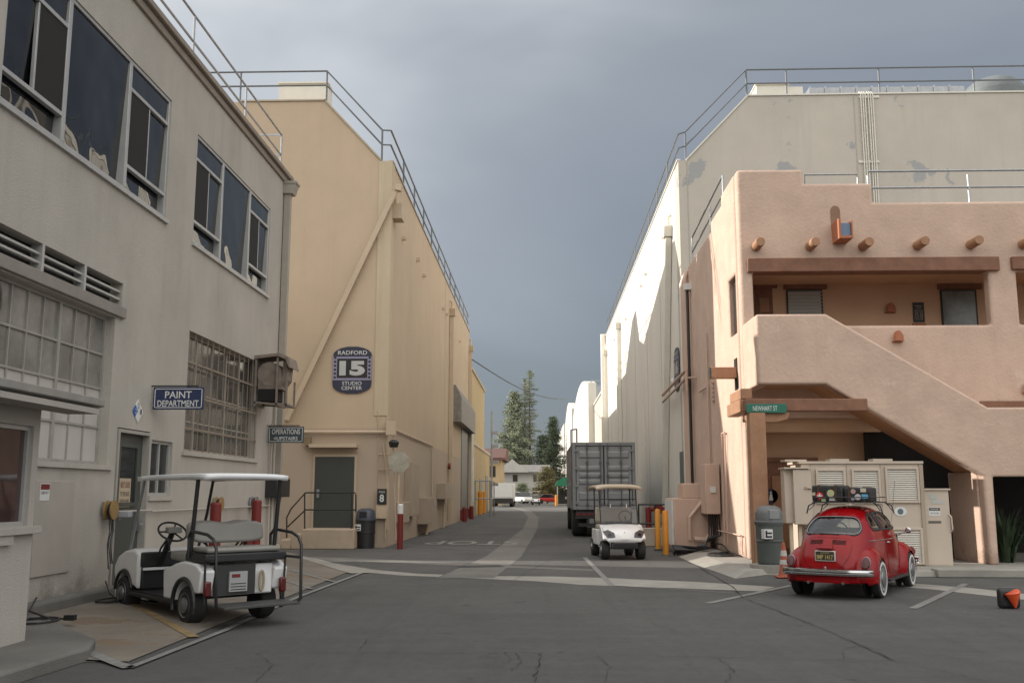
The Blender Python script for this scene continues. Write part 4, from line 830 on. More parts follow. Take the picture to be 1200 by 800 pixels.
t=thing('fire_valve','dark red fire valve pipes behind the black barrier railing','valve',(3.6,31,0)); m=MB(); m.tube([(3.3,31,.0),(3.3,31,1.15)],.09); m.tube([(3.9,31,0),(3.9,31,1.15)],.09); m.tube([(3.3,31,1.1),(3.9,31,1.1)],.07); m.build('pipe',REDP,t); m=MB(); m.lathe([(.16,0),(.16,.03)],(3.6,30.9,1.1),'y',16); m.build('hand_wheel',REDP,t)
# orange bollards
def orange(loc,h,label,r_=.082,group='orange steel bollards'):
    t=thing('orange_bollard',label,'bollard',loc,group=group); m=MB(); m.lathe([(r_,0),(r_,h-.04),(r_*.8,h-.01),(r_*.3,h)],(0,0,0),'z',18); m.build('post',ORANGEP,t,local=True,smooth=True); m=MB(); m.lathe([(r_+.03,0),(r_+.03,.03)],(0,0,0),'z',18); m.build('base_collar',CONC,t,local=True); return t
a=oG(771.5,645); orange((a.x,a.y,0),1.15,'left of two tall orange bollards beside the small golf cart',.075); a=oG(780.5,650.5); orange((a.x,a.y,0),1.15,'right of two tall orange bollards beside the small golf cart',.078)
# utility cabinets
uc=thing('louvred_cabinet','big beige cabinet with four louvred doors behind the red car','cabinet',(6.5,20.3,.1))
YC=20.95
x0,x1=oY(941,600,YC).x,oY(1083,600,YC).x; zt=oY(1000,543,YC).z
m=MB(); m.box(x0,x1,YC,YC+.9,.11,zt); m.build('body',CABM,uc,bevel=.01)
m=MB(); m.box(x0-.05,x1+.03,YC-.04,YC+.95,zt,zt+.05); m.box(x0-.3,x0+.15,YC+.1,YC+.5,zt+.05,zt+.09); m.box(x0+.6,x0+1.0,YC-.03,YC+.3,zt+.051,zt+.1); m.box(x0+1.5,x0+1.9,YC-.03,YC+.3,zt+.051,zt+.1); m.build('lid',CABM,uc)
for (xa_,ya_,xb_,yb_) in ((955,549,992,590),(997,549,1033,590),(1036,547,1078,589),(1040,618,1083,661)):
    a=oY(xa_,ya_,YC);c=oY(xb_,yb_,YC); m=MB(); sx0,sx1,sz0,sz1=a.x,c.x,c.z,a.z
    for q in ((sx0,sx0+.05,sz0,sz1),(sx1-.05,sx1,sz0,sz1),(sx0+.05,sx1-.05,sz0,sz0+.05),(sx0+.05,sx1-.05,sz1-.05,sz1)): m.box(q[0],q[1],YC-.05,YC-.001,q[2],q[3])
    o=m.build('louvre_frame',CABM,uc,bevel=.006)
    m=MB(); nn=14
    for k in range(nn):
        zz=sz0+.06+k*(sz1-sz0-.12)/nn; hh=(sz1-sz0-.12)/nn
        m.add([(sx0+.05,YC-.034,zz+.004),(sx1-.05,YC-.034,zz+.004),(sx1-.05,YC-.012,zz+hh*.9),(sx0+.05,YC-.012,zz+hh*.9),(sx0+.05,YC-.012,zz+.004),(sx1-.05,YC-.012,zz+.004)],[(0,1,2,3),(0,4,5,1)])
    m.build('louvre_slats',mat('louvre grey',(.56,.52,.46),.5,.05,2),o)
m=MB()
for px in (952,994.5,1034.5): xx=oY(px,600,YC).x; m.box(xx-.008,xx+.008,YC-.008,YC-.001,.15,zt-.02)
m.box(x1-.06,x1+.02,YC-.03,YC-.001,.12,zt-.02); m.build('door_seam',CABB,uc)
c=oY(1055,599,YC); m=MB(); m.lathe([(.001,-.012),(.13,-.01),(.13,0)],(c.x,YC-.001,c.z),'y',24)
for v in m.v: v.z=c.z+(v.z-c.z)*.72
o=m.build('oval_badge',SIGNW,uc); m=MB(); m.lathe([(.06,-.016),(.06,-.012)],(c.x,YC-.001,c.z),'y',16); m.lathe([(.03,-.02),(.03,-.016)],(c.x,YC-.001,c.z),'y',16); m.build('oval_mark',plain('grey blue mark',(.1,.14,.16)),o)
sb_=thing('electrical_box','beige wall box on wooden legs between the lidded bin and the louvred cabinet','electrical box',(5.2,20.0,0))
YS=20.68
x0,x1=oY(922,600,YS).x,oY(951,600,YS).x; z0,z1_=oY(930,613,YS).z,oY(930,549,YS).z; xm=oY(931,600,YS).x
m=MB(); m.box(x0,x1,YS+.1,YS+.42,z0,z1_); m.build('rear_housing',CABM,sb_,bevel=.01); m=MB(); m.box(xm,x1+.02,YS-.02,YS+.098,z0-.02,z1_-.02); m.build('front_door',CABM,sb_,bevel=.01)
m=MB(); m.box(x0-.03,x1+.05,YS-.05,YS+.45,z1_,z1_+.03); m.build('rain_lid',CABM,sb_); m=MB(); m.tube([(xm+.25,YS-.04,1.7),(xm+.38,YS-.04,1.68)],.015); m.lathe([(.03,0),(.03,.03)],(xm+.25,YS-.05,1.7),'y',12); m.build('door_handle',CABB,sb_)
for xx in (x0+.12,x0+.3,x1-.06): m=MB(); m.box(xx-.035,xx+.035,YS+.15,YS+.22,.11,z0-.001); m.build('leg',mat('pale wood',(.55,.45,.33),.8,.1,6),sb_)
sc=thing('small_cabinet','narrow beige cabinet with warning stickers at the right end of the louvred cabinet','cabinet',(8,20.6,.1))
x0,x1=oY(1081,600,21.0).x,oY(1113,600,21.0).x; zt=oY(1100,574,21.0).z; x2=oY(1118,667,21.0).x
m=MB(); m.prism([(x0,.11),(x2,.11),(x1,zt),(x0,zt)],'y',21.0,21.6); m.build('body',CABM,sc,bevel=.01); m=MB(); m.box(x0-.03,x1+.03,20.96,21.63,zt,zt+.035); m.build('lid',CABM,sc)
def sticker(x_a,y_a,x_b,y_b,m_,name,par,y=21.0,d=.004): mm=MB(); bY(mm,x_a,y_a,x_b,y_b,y-.001,d); return mm.build(name,m_,par)
sticker(1088.5,579,1098,584.5,plain('pale sticker',(.4,.41,.38)),'sticker',sc); sticker(1091,585.5,1106,590,plain('pale sticker',(.4,.41,.38)),'sticker',sc); o=sticker(1088,594,1102,604,SIGNW,'danger_label',sc); sticker(1088.6,594.6,1101.4,598,BLACK,'label_band',o,d=.006); c=oY(1095,596.3,20.99); lettering('DANGER',.17,.035,(c.x,20.99,c.z),o,SIGNW); c=oY(1095,601,20.99); lettering('HIGH VOLTAGE',.18,.04,(c.x,20.994,c.z),o,BLACK)
sticker(1088,610,1103,612.8,plain('vent slot',(.1,.09,.08)),'vent_slot',sc)
m=MB(); m.tube([(x1-.02,20.99,1.15),(x1-.0,20.94,1.1),(x1+.01,20.94,.85),(x1+.0,20.99,.8)],.018); m.build('door_handle',CABM,sc)
# plant in the opening
def leafplant(name,label,c,n,h,spread,matl,thin=.03):
    random.seed(int(c[0]*100)); m=MB()
    for i in range(n):
        a=random.uniform(0,2*PI); l=h*random.uniform(.5,1); sp=spread*random.uniform(.2,1); d=Vector((math.cos(a),math.sin(a),0)); s_=Vector((-d.y,d.x,0))*thin
        b0=Vector(c)+d*random.uniform(0,.15); pts=[b0+d*sp*t**1.6+Vector((0,0,l*(t-.25*t*t))) for t in (0,.35,.7,1)]
        n0=len(m.v); m.v+=[pts[0]-s_*.6,pts[0]+s_*.6,pts[1]-s_,pts[1]+s_,pts[2]-s_*.8,pts[2]+s_*.8,pts[3]]
        m.f+=[(n0,n0+1,n0+3,n0+2),(n0+2,n0+3,n0+5,n0+4),(n0+4,n0+5,n0+6)]
    return tag(m.build(name,matl,recalc=False),label,'plant')
LEAF=mat('dark strap leaf',(.022,.04,.016),.6,.4,5)
leafplant('strap_leaf_plant','dark strap leaved plant growing inside the lower right opening',(fs(1182,660).x+.3,22.0,.1),70,1.7,.7,LEAF); leafplant('strap_leaf_plant','low spiky plant at the right edge inside the opening',(fs(1182,660).x+1.1,22.2,.1),60,1.3,.7,LEAF)
# orange lamp in black case
c=oG(1185,713); t=thing('orange_marker_lamp','orange cone shaped lens in a rounded black case at the right edge of the road','marker lamp',(c.x,c.y,0))
m=MB(); m.box(c.x-.15,c.x+.15,c.y,c.y+.12,.0,.28); m.build('case',BLACK,t,bevel=.05,seg=3); m=MB(); a=Vector((c.x+.035,c.y-.06,.02)); b2=Vector((c.x+.005,c.y-.06,.22)); m.tube([a,b2,b2+Vector((-.006,0,.012))],[.012,.105,.10],20); m.build('lens',plain('orange lens',(.75,.09,.02),.35,coat=.5),t,smooth=True)
# bins
def bin_(name,label,loc,r_,h,body,lid,rz=0):
    t=thing(name,label,'litter bin',loc,rz)
    m=MB(); m.lathe([(r_*.9,0),(r_*.9,.03),(r_*.94,.04),(r_*.97,h*.38),(r_*1.03,h*.385),(r_*1.03,h*.41),(r_*.98,h*.42),(r_,h*.66),(r_*1.05,h*.665),(r_*1.05,h*.70)],(0,0,0),'z',32); bo=m.build('body',body,t,local=True,smooth=True)
    m=MB(); m.lathe([(r_*1.1,h*.701),(r_*1.1,h*.73),(r_*1.02,h*.74),(r_*1.0,h*.86),(r_*.85,h*.95),(r_*.5,h*.995),(.02,h)],(0,0,0),'z',32); li=m.build('lid',lid,t,local=True,smooth=True)
    m=MB(); m.box(-r_*.45,r_*.35,-r_*1.04,-r_*.6,h*.77,h*.92); m.build('flap',BLACK if 'dark' in label else plain('flap grey',(.22,.23,.23)),li,local=True,bevel=.01)
    m=MB(); m.box(-r_*.9,-r_*.25,-r_*1.02,-r_*.5,h*.44,h*.60); s_=m.build('label_plate',SIGNW,bo,local=True); m=MB(); m.box(-r_*.83,-r_*.32,-r_*1.03,-r_*1.0,h*.46,h*.49);m.box(-r_*.83,-r_*.32,-r_*1.03,-r_*1.0,h*.52,h*.55); m.box(-r_*.83,-r_*.7,-r_*1.03,-r_*1.0,h*.46,h*.58); m.build('label_mark',BLACK,s_,local=True)
    return t
c=oG(906,666,.11); 
m=MB(); m.lathe([(.44,-.11),(.44,.07)],(c.x+.05,c.y+.25,.11),'z',24); tag(m.build('bin_plinth',CONCL),'round concrete pad under the grey green litter bin','plinth')
bin_('litter_bin','grey green ribbed litter bin with a domed lid beside the timber post',(c.x+.0,c.y+.2,.18),.27,1.17,mat('bin green',(.075,.085,.08),.5,.1,3),mat('bin grey lid',(.12,.125,.125),.45,.08,3),rz=.25)
c=oG(431,641); bin_('litter_bin','dark litter bin with a domed lid beside the landing steps',(c.x,29.12,0),.28,1.15,BLACK,plain('dark blue grey lid',(.05,.06,.08),.4),rz=-.1)
# cone
c=oG(919.5,677,.0); t=thing('traffic_cone','faded orange traffic cone with white bands behind the red car','traffic cone',(c.x,c.y,.012)); CO=plain('faded cone orange',(.36,.095,.05),.7); t.scale=(.85,.85,.87)
m=MB(); m.box(-.19,.19,-.19,.19,0,.035); m.build('base',CO,t,local=True,bevel=.01); m=MB(); m.lathe([(.14,.035),(.12,.08),(.035,.74),(.02,.75)],(0,0,0),'z',24); co=m.build('cone',CO,t,local=True,smooth=True)
for a,b2 in ((.28,.38),(.46,.58)): m=MB(); R_=lambda z:.003+.12+(.035-.12)*(z-.08)/.66; m.lathe([(R_(a),a),(R_(b2),b2)],(0,0,0),'z',24); m.build('reflective_band',plain('cone band',(.5,.48,.45)),co,local=True)
# =================================================================== FAR STREET
YLW=mat('yellow stucco',(.50,.38,.2),.85,.08,.6,streak=.3)
t=thing('yellow_annex','yellow stucco building with orange bollards just beyond the cream soundstage','building',(-5,70,0))
a=oX(574,520,SX).y
m=MB(); m.box(-30,SX-.0,63.4,a,0,4.9); m.box(-30,SX-.5,63.4,a,4.9,10.6); m.build('wall',YLW,t); m=MB(); m.box(-30,SX+.06,63.3,a+.1,4.85,5.05); m.box(-30,SX-.4,63.3,a,10.6,10.8); m.build('coping',CREAMP,t)
m=MB(); m.box(SX-.6,SX-.45,66,72,5.6,9.0); m.build('awning',mat('faded red awning',(.28,.11,.08),.8,.1,3),t)
m=MB(); m.box(SX-.02,SX+.03,74,77,0,2.6); m.build('doorway',BLACK,t); m=MB(); m.box(SX-.02,SX+.03,82,86,0,3.0); m.build('doorway',BLACK,t)
m=MB(); m.box(SX+.1,SX+.28,a-.5,a-.3,0,8.9); [m.box(SX+.2,SX+.8,a-.6,a-.2,z,z+.25) for z in (2.2,4.2,5.6,6.8)]; m.build('pipe_stack',STEEL,t)
railing('service_railing','grey railing beside the far orange bollards on the left',[(SX+.2,66.5,0),(SX+1.2,66.5,0),(SX+1.2,72,0)],2.4,[(SX+.2,66.5,0),(SX+1.2,66.5,0),(SX+1.2,72,0)],.04)
for k,(px,py,h) in enumerate(((562.5,603,1.7),(567,601,1.7),(573,597,1.6))): a=oG(px,py); orange((a.x,a.y,0),h,['nearest of the far orange bollards by the yellow building','middle of the far orange bollards by the yellow building','farthest left orange bollard beside the grey pipe stack'][k],.17)
a=oG(652,592.5); orange((a.x,a.y,0),1.35,'lone orange bollard in front of the green awning',.17)
t=thing('beige_house','beige house with a red brown tiled roof beyond the box truck','building',(-8,125,0))
YH=128; p=oY(570,524,YH);q=oY(592.5,537,YH)
m=MB(); m.box(p.x-8,q.x-.6,YH,YH+12,0,q.z); m.build('wall',mat('house tan',(.45,.34,.2),.85,.05,.5),t); m=MB(); m.prism([(YH-.8,q.z-.2),(YH-.8,q.z+.1),(YH+3,p.z),(YH+12,p.z),(YH+12,q.z-.2)],'x',p.x-8,q.x); m.build('roof',mat('red brown roof tile',(.12,.06,.05),.85,.15,2),t)
m=MB(); m.box(p.x+.2,p.x+1.2,YH-.04,YH,3.6,5.0); m.build('window',GLD,t)
t=thing('white_house','wide grey white house with a shallow grey roof at the end of the street','building',(0,165,0))
YH=168; p=oY(588,545,YH);q=oY(634,584,YH)
m=MB(); m.box(p.x-2,q.x+1.2,YH,YH+15,-.2,p.z-1.2); m.build('wall',mat('house off white',(.42,.41,.39),.85,.05,.5),t)
m=MB(); m.prism([(YH-1,p.z-1.3),(YH-1,p.z-1.1),(YH+4,p.z+.2),(YH+15,p.z+.2),(YH+15,p.z-1.3)],'x',p.x-3,q.x+1.6); m.build('roof',mat('grey shingle',(.16,.155,.15),.9,.15,1),t)
m=MB(); m.prism([(p.x-1,p.z-1.2),(p.x+4.6,p.z-1.2),(p.x+1.8,p.z+1.0)],'y',YH-1.3,YH-.5); m.build('gable',mat('house off white',(.42,.41,.39)),t)
for (xa_,ya_,xb_,yb_) in ((601,556,606.5,564),(625,556,629,564),(624,571,630,578)): m=MB(); bY(m,xa_,ya_,xb_,yb_,YH,.06); m.build('window',GLD,t)
# right far stages
def archstage(name,label,y0,y1,z0,zp,x0=RX,x1=26,sidec=GREYST,n=14,pinnacle=False):
    t=thing(name,label,'building',(x0,y0,0)); pts=[(y0,0),(y0,z0)]
    for i in range(n+1):
        tt=i/n; pts.append((y0+(y1-y0)*(.0+tt*1.0), z0+(zp-z0)*math.sin(PI*(.12+.76*tt))/1.0))
    pts+=[(y1,z0),(y1,0)]
    m=MB(); m.prism(pts,'x',x0,x0+.8); m.build('arched_facade',mat('far white stucco',(.58,.55,.49),.85,.06,.3),t); m=MB(); m.box(x0+.8,x1,y0+.05,y1,0,z0-.3); m.build('side_wall',GREYST,t); m=MB(); m.prism([(p_[0],p_[1]-.4) for p_ in pts[2:-2]]+[(y1,z0-.3),(y0,z0-.3)],'x',x0+.8,x1); m.build('barrel_roof',STEEL,t)
    m=MB(); m.tube([(x0+.3,y0+.3,z0),(x0+.3,y0+.3,z0+1.4)],.05); m.tube([(x0+.3,y0+.3,z0+1.4),(x0+2.5,y0+.3,z0+1.4)],.05); m.build('roof_rail',STEEL,t)
    return t
archstage('arched_soundstage','nearest white stage with an arched facade beyond the container truck',98,146,11.3,14.5)
archstage('arched_soundstage','second white arched facade seen left of the nearest arched one',152,196,13.0,17.0)
archstage('arched_soundstage','farthest pale flat topped facade at the right end of the street',205,300,15.5,16.5)
t=thing('linked_shed','pale lower block joining the white soundstage and the first arched facade','building',(6,71,0)); m=MB(); m.box(RX+.6,30,70.6,97.9,0,10.2); m.build('wall',GREYST,t); m=MB(); m.box(RX+.5,30,70.6,97.9,10.2,10.35); m.build('coping',WHITEP,t)
# green awning and skip
t=thing('green_awning','dark green rounded awning over a doorway on the far right','awning',(3,122,2)); a=oY(651.5,568,122)
pts=[(a.x-.1,a.z-.1)]+[(a.x+1.6-1.6*math.cos(R(k)),a.z+1.0*math.sin(R(k))) for k in (10,30,50,70,90)]+[(RX,a.z+1.0),(RX,a.z-.1)]
m=MB(); m.prism(pts,'y',122,126); m.build('canopy',plain('awning green',(.01,.13,.07),.7),t); m=MB(); m.tube([(a.x+.2,122.2,0),(a.x+.2,122.2,a.z)],.05); m.tube([(a.x+.2,125.8,0),(a.x+.2,125.8,a.z)],.05); m.build('pole',STEEL,t)
a=oG(655,592); t=thing('rubbish_skip','black wheeled rubbish skip under the green awning','skip',(a.x+.8,a.y,0)); m=MB(); m.prism([(a.x,.2),(a.x+2.2,.2),(a.x+2.4,1.5),(a.x-.15,1.5)],'y',a.y,a.y+1.4); m.build('tub',BLACK,t); m=MB(); m.box(a.x-.2,a.x+2.45,a.y-.05,a.y+1.5,1.5,1.6); m.build('lid',BLACK,t); m=MB(); m.box(a.x+.8,a.x+1.3,a.y-.02,a.y,.8,1.1); m.build('label_plate',SIGNW,t)
# overhead wire
m=MB(); a=oY(553,421,60); b2=oY(664,468,100); pts=[a.lerp(b2,i/16)+Vector((0,0,-1.2*math.sin(PI*i/16)*.6)) for i in range(17)]; m.tube(pts,.035,5); tag(m.build('overhead_wire',BLACK),'black overhead wire crossing the street below the clouds','wire')
# =================================================================== RED BEETLE
CARRED=mat('aged red car paint',(.235,.003,.005),.14,.05,2,spec=.32)
CARRED2=mat('shut line dark red',(.05,.004,.004),.7,.1,4)  # dark red for the lid and door seams
hd=Vector((.515,.857)).normalized(); ra=Vector((4.66,16.0)); cc=ra+hd*1.12
car=thing('red_car','shiny old red rounded small car parked with suitcases on its roof rack','car',(cc.x,cc.y,0),math.atan2(hd.y,hd.x))
def interp(tab,x):
    for (a,va),(b_,vb) in zip(tab,tab[1:]):
        if x<=b_: t=max(0,(x-a)/(b_-a)); return va+(vb-va)*t
    return tab[-1][1]
def smooth_tab(tab):
    xs_=[t[0] for t in tab]; ys=[t[1] for t in tab]; n=len(tab); ms=[]
    for i in range(n):
        if i==0: ms.append((ys[1]-ys[0])/(xs_[1]-xs_[0]))
        elif i==n-1: ms.append((ys[-1]-ys[-2])/(xs_[-1]-xs_[-2]))
        else: ms.append((ys[i+1]-ys[i-1])/(xs_[i+1]-xs_[i-1]))
    def fn(x):
        x=max(xs_[0],min(xs_[-1],x))
        for i in range(n-1):
            if x<=xs_[i+1]:
                h=xs_[i+1]-xs_[i];t=(x-xs_[i])/h
                return (2*t**3-3*t*t+1)*ys[i]+(t**3-2*t*t+t)*h*ms[i]+(-2*t**3+3*t*t)*ys[i+1]+(t**3-t*t)*h*ms[i+1]
        return ys[-1]
    return fn
TOPF=smooth_tab([(-1.96,.46),(-1.93,.62),(-1.84,.81),(-1.66,1.0),(-1.4,1.19),(-1.1,1.345),(-.7,1.46),(-.2,1.5),(.2,1.485),(.45,1.42),(.62,1.25),(.80,1.03),(1.05,.97),(1.4,.90),(1.7,.75),(1.88,.58),(1.95,.42)])
WIDF=smooth_tab([(-1.96,.30),(-1.9,.42),(-1.75,.50),(-1.4,.585),(-1.0,.65),(-.4,.69),(.3,.68),(.7,.63),(1.1,.52),(1.5,.44),(1.8,.32),(1.95,.2)])
xsN=[-1.96,-1.95,-1.93]+[-1.9+.04*i for i in range(96)]+[1.93,1.95]
xsN=sorted(set(round(x,3) for x in xsN if x<=1.95))
NS=44; ZB=.50; ZL=.27
def bodysec(x):
    zt=max(TOPF(x),ZB+.02 if -1.9<x<1.85 else .44); w_=WIDF(x); zb=min(ZB,zt-.02); e=2.75 if x<.75 else 2.3
    if x<-1.3: e=2.75-(-1.3-x)/.66*.5
    pts=[(-w_*.97,ZL)]
    for k in range(NS+1):
        t=PI*k/NS; c,s=math.cos(t),math.sin(t)
        y=-w_*math.copysign(abs(c)**(2/e),c); z=zb+(zt-zb)*abs(s)**(2/e); pts.append((y,z))
    pts.append((w_*.97,ZL)); return pts
bm=bmesh.new(); rows=[]
for x in xsN: rows.append([bm.verts.new((x,y,z)) for y,z in bodysec(x)])
for a,b_ in zip(rows,rows[1:]):
    for i in range(len(a)-1): bm.faces.new((a[i],a[i+1],b_[i+1],b_[i]))
bm.faces.new(rows[0]); bm.faces.new(rows[-1][::-1]); bmesh.ops.recalc_face_normals(bm,faces=bm.faces)
bvh=BVHTree.FromBMesh(bm)
def rrect(cx,cy,hw,hh,r_,n=6,taper=0):
    out=[]
    for sx_,sy_,a0 in ((1,1,0),(-1,1,90),(-1,-1,180),(1,-1,270)):
        for i in range(n+1):
            a=R(a0+90*i/n); x_=sx_*(hw-r_)+r_*math.cos(a); y_=sy_*(hh-r_)+r_*math.sin(a)
            x_*=1-taper*(y_/hh); out.append((cx+x_,cy+y_))
    return out
def proj(pts,axis,off=.0,sgn=1):
    """project 2d outline onto the body: axis '-x' from the rear, '+x' from the front, 'y' from the side sgn"""
    res=[]
    for a,b_ in pts:
        if axis=='-x': o,d=Vector((-4,a,b_)),Vector((1,0,0))
        elif axis=='+x': o,d=Vector((4,a,b_)),Vector((-1,0,0))
        elif axis=='z': o,d=Vector((a,b_,4)),Vector((0,0,-1))
        else: o,d=Vector((a,4*sgn,b_)),Vector((0,-sgn,0))
        h,n,i,dd=bvh.ray_cast(o,d)
        if h is None: h=res[-1] if res else o; n=-d
        if n.dot(d)>0: n=-n
        res.append(h+n*off)
    return res
def patch(name,outl,axis,m_,off,par,sgn=1,rings=6,thick=0):
    cx=sum(p[0] for p in outl)/len(outl); cy=sum(p[1] for p in outl)/len(outl); mb=MB(); n=len(outl)
    lv=[]
    for r_ in range(rings,0,-1): lv.append([(cx+(x-cx)*r_/rings,cy+(y-cy)*r_/rings) for x,y in outl])
    vs=[]; 
    for l in lv: vs+=proj(l,axis,off,sgn)
    vs+=proj([(cx,cy)],axis,off,sgn); fs_=[]
    for k in range(rings-1):
        for i in range(n): fs_.append((k*n+i,k*n+(i+1)%n,(k+1)*n+(i+1)%n,(k+1)*n+i))
    for i in range(n): fs_.append(((rings-1)*n+i,(rings-1)*n+(i+1)%n,rings*n))
    mb.add(vs,fs_); return mb.build(name,m_,par,local=True,smooth=True)
def seam(name,outl,axis,m_,r_,off,par,sgn=1,closed=True):
    mb=MB(); mb.tube(proj(outl,axis,off,sgn),r_,6,closed=closed); return mb.build(name,m_,par,local=True,smooth=True)
def dense(o,n=3):
    r=[]; 
    for i in range(len(o)):
        a,b_=o[i],o[(i+1)%len(o)]
        for k in range(n): r.append((a[0]+(b_[0]-a[0])*k/n,a[1]+(b_[1]-a[1])*k/n))
    return r
REARW=[(x,z-.02*(abs(x)/.42)**2) for x,z in dense(rrect(0,1.18,.43,.135,.12,taper=.12))]
FRONTW=dense(rrect(0,1.20,.47,.14,.08,taper=.08))
SIDEQ=dense([(-.98,1.10),(-.62,1.10),(-.60,1.36),(-.72,1.365),(-.88,1.29),(-.98,1.18)])
SIDED=dense([(-.50,1.10),(.40,1.10),(.52,1.14),(.30,1.345),(.1,1.385),(-.48,1.38)])
def inside(p,poly_):
    x,y=p; c=False; n=len(poly_)
    for i in range(n):
        x1,y1=poly_[i];x2,y2=poly_[(i+1)%n]
        if (y1>y)!=(y2>y) and x<(x2-x1)*(y-y1)/(y2-y1)+x1: c=not c
    return c
kill=[]
for f_ in bm.faces:
    c=f_.calc_center_median(); n_=f_.normal
    if c.z>.95:
        if c.x<-.9 and inside((c.y,c.z),REARW): kill.append(f_)
        elif c.x>.4 and c.x<1.0 and inside((c.y,c.z),FRONTW): kill.append(f_)
        elif abs(c.y)>.35 and -1.0<c.x<.6 and (inside((c.x,c.z),SIDEQ) or inside((c.x,c.z),SIDED)): kill.append(f_)
bmesh.ops.delete(bm,geom=kill,context='FACES')
me=bpy.data.meshes.new('body'); bm.to_mesh(me); bm.free(); me.materials.append(CARRED); me.polygons.foreach_set('use_smooth',[True]*len(me.polygons)); me.set_sharp_from_angle(angle=R(50))
body=bpy.data.objects.new('body',me); COL.objects.link(body); body.parent=car
SEAL=BLACK
for nm,ol,ax,sg in (('rear_window',REARW,'-x',1),('windscreen',FRONTW,'+x',1),('quarter_window',SIDEQ,'y',1),('quarter_window',SIDEQ,'y',-1),('door_window',SIDED,'y',1),('door_window',SIDED,'y',-1)):
    o=patch(nm,ol,ax,CLG,.002,car,sg); seam('rubber_seal',ol,ax,SEAL,.021,.0,o,sg)
m=MB(); o=[(p[0]*.97,p[1]) for p in REARW]; seam('seal_trim',[(x*.985,1.18+(z-1.18)*.97) for x,z in REARW],'-x',STEEL,.006,.018,body)
# interior
m=MB()
for s_ in (-1,1): m.box(-.25,.25,s_*.36-.25,s_*.36+.25,.5,.75); m.box(-.4,-.22,s_*.36-.24,s_*.36+.24,.6,1.12); m.box(-.42,-.3,s_*.36-.13,s_*.36+.13,1.14,1.33)
m.box(-1.0,-.75,-.6,.6,.5,.98); m.build('seats',mat('dark seat vinyl',(.05,.05,.055),.6,.1,4),car,local=True,bevel=.05)
m=MB(); m.tube([(.32+.05*math.cos(a)*0,.36+.19*math.cos(a),1.0+.19*math.sin(a)) for a in [i*PI/10 for i in range(20)]],.014,6,closed=True); m.box(.5,.75,-.6,.6,.85,.98); m.build('steering_wheel',BLACK,car,local=True)
m=MB(); m.box(-1.5,1.3,-.55,.55,.30,.45); m.build('floor_pan',BLACK,car,local=True)
# engine lid seam, vents, plate, badge line
lid=[(-.34,.96),(-.2,.985),(.2,.985),(.34,.96),(.385,.85),(.36,.68),(.27,.54),(.14,.475),(-.14,.475),(-.27,.54),(-.36,.68),(-.385,.85)]
seam('lid_seam',dense(lid,6),'-x',CARRED2,.0055,.001,body)
def fill_lid():
    return patch('engine_lid',dense(lid,2),'-x',CARRED,.006,body)
el=fill_lid()
for s_ in (-1,1):
    for k in range(4):
        zz=.895+.018*k; a,b_=(.08,.29) if s_>0 else (-.29,-.08)
        mb=MB(); mb.tube(proj([(a+(b_-a)*i/6,zz-.015*abs((a+(b_-a)*i/6))/.3) for i in range(7)],'-x',.008),.0065,5); mb.build('vent_slot',BLACK,el,local=True)
pz=.70; px_=proj([(0,pz)],'-x')[0].x
m=MB(); m.box(px_-.055,px_+.0,-.165,.165,pz-.085,pz+.085); pf=m.build('plate_frame',mat('plate frame',(.6,.58,.52),.3,.05,4,metal=.3),el,local=True,bevel=.006)
m=MB(); m.box(px_-.058,px_-.055,-.148,.148,pz-.068,pz+.07); pp=m.build('number_plate',plain('black plate',(.03,.03,.022),.4),pf,local=True)
PLY=plain('plate yellow',(.5,.38,.14),.5)
mt=Matrix.Rotation(-PI/2,3,'Z')
lettering('IMP 1417',.26,.075,(px_-.060,0,pz-.015),pp,PLY,local=True,mtx=mt,bold=.01); lettering('CALIFORNIA',.14,.022,(px_-.060,0,pz+.05),pp,PLY,local=True,mtx=mt)
m=MB(); m.prism([(px_-.02,pz+.1),(px_-.09,pz+.12),(px_-.06,pz+.165),(px_+.04,pz+.17)],'y',-.13,.13); m.build('plate_lamp',CARRED,el,local=True,bevel=.012)
m=MB(); q=proj([(0,.50)],'-x')[0]; m.box(q.x-.035,q.x,-.018,.018,.475,.53); m.build('lid_latch',CHROME,el,local=True,bevel=.005)
# body waist mouldings, door seam, handle
for s_ in (-1,1):
    seam('chrome_strip',[(-1.3+2.4*i/30,.93+.0*i) for i in range(31)],'y',CHROME,.007,.004,body,s_,closed=False)
    dr=[(-.52,1.40),(-.55,1.1),(-.55,.75),(-.5,.45),(-.42,.36),(.55,.36),(.58,.6),(.57,1.08)]
    seam('door_seam',[p for a,b_ in zip(dr,dr[1:]) for p in [(a[0]+(b_[0]-a[0])*k/8,a[1]+(b_[1]-a[1])*k/8) for k in range(8)]],'y',CARRED2,.006,.0,body,s_,closed=False)
    h=proj([(-.42,.88)],'y',.035,s_)[0]; m=MB(); m.tube([h+Vector((-.07,-s_*.03,0)),h+Vector((-.05,0,0)),h+Vector((.06,0,0)),h+Vector((.08,-s_*.03,0))],.011,8); m.build('door_handle',CHROME,body,local=True)
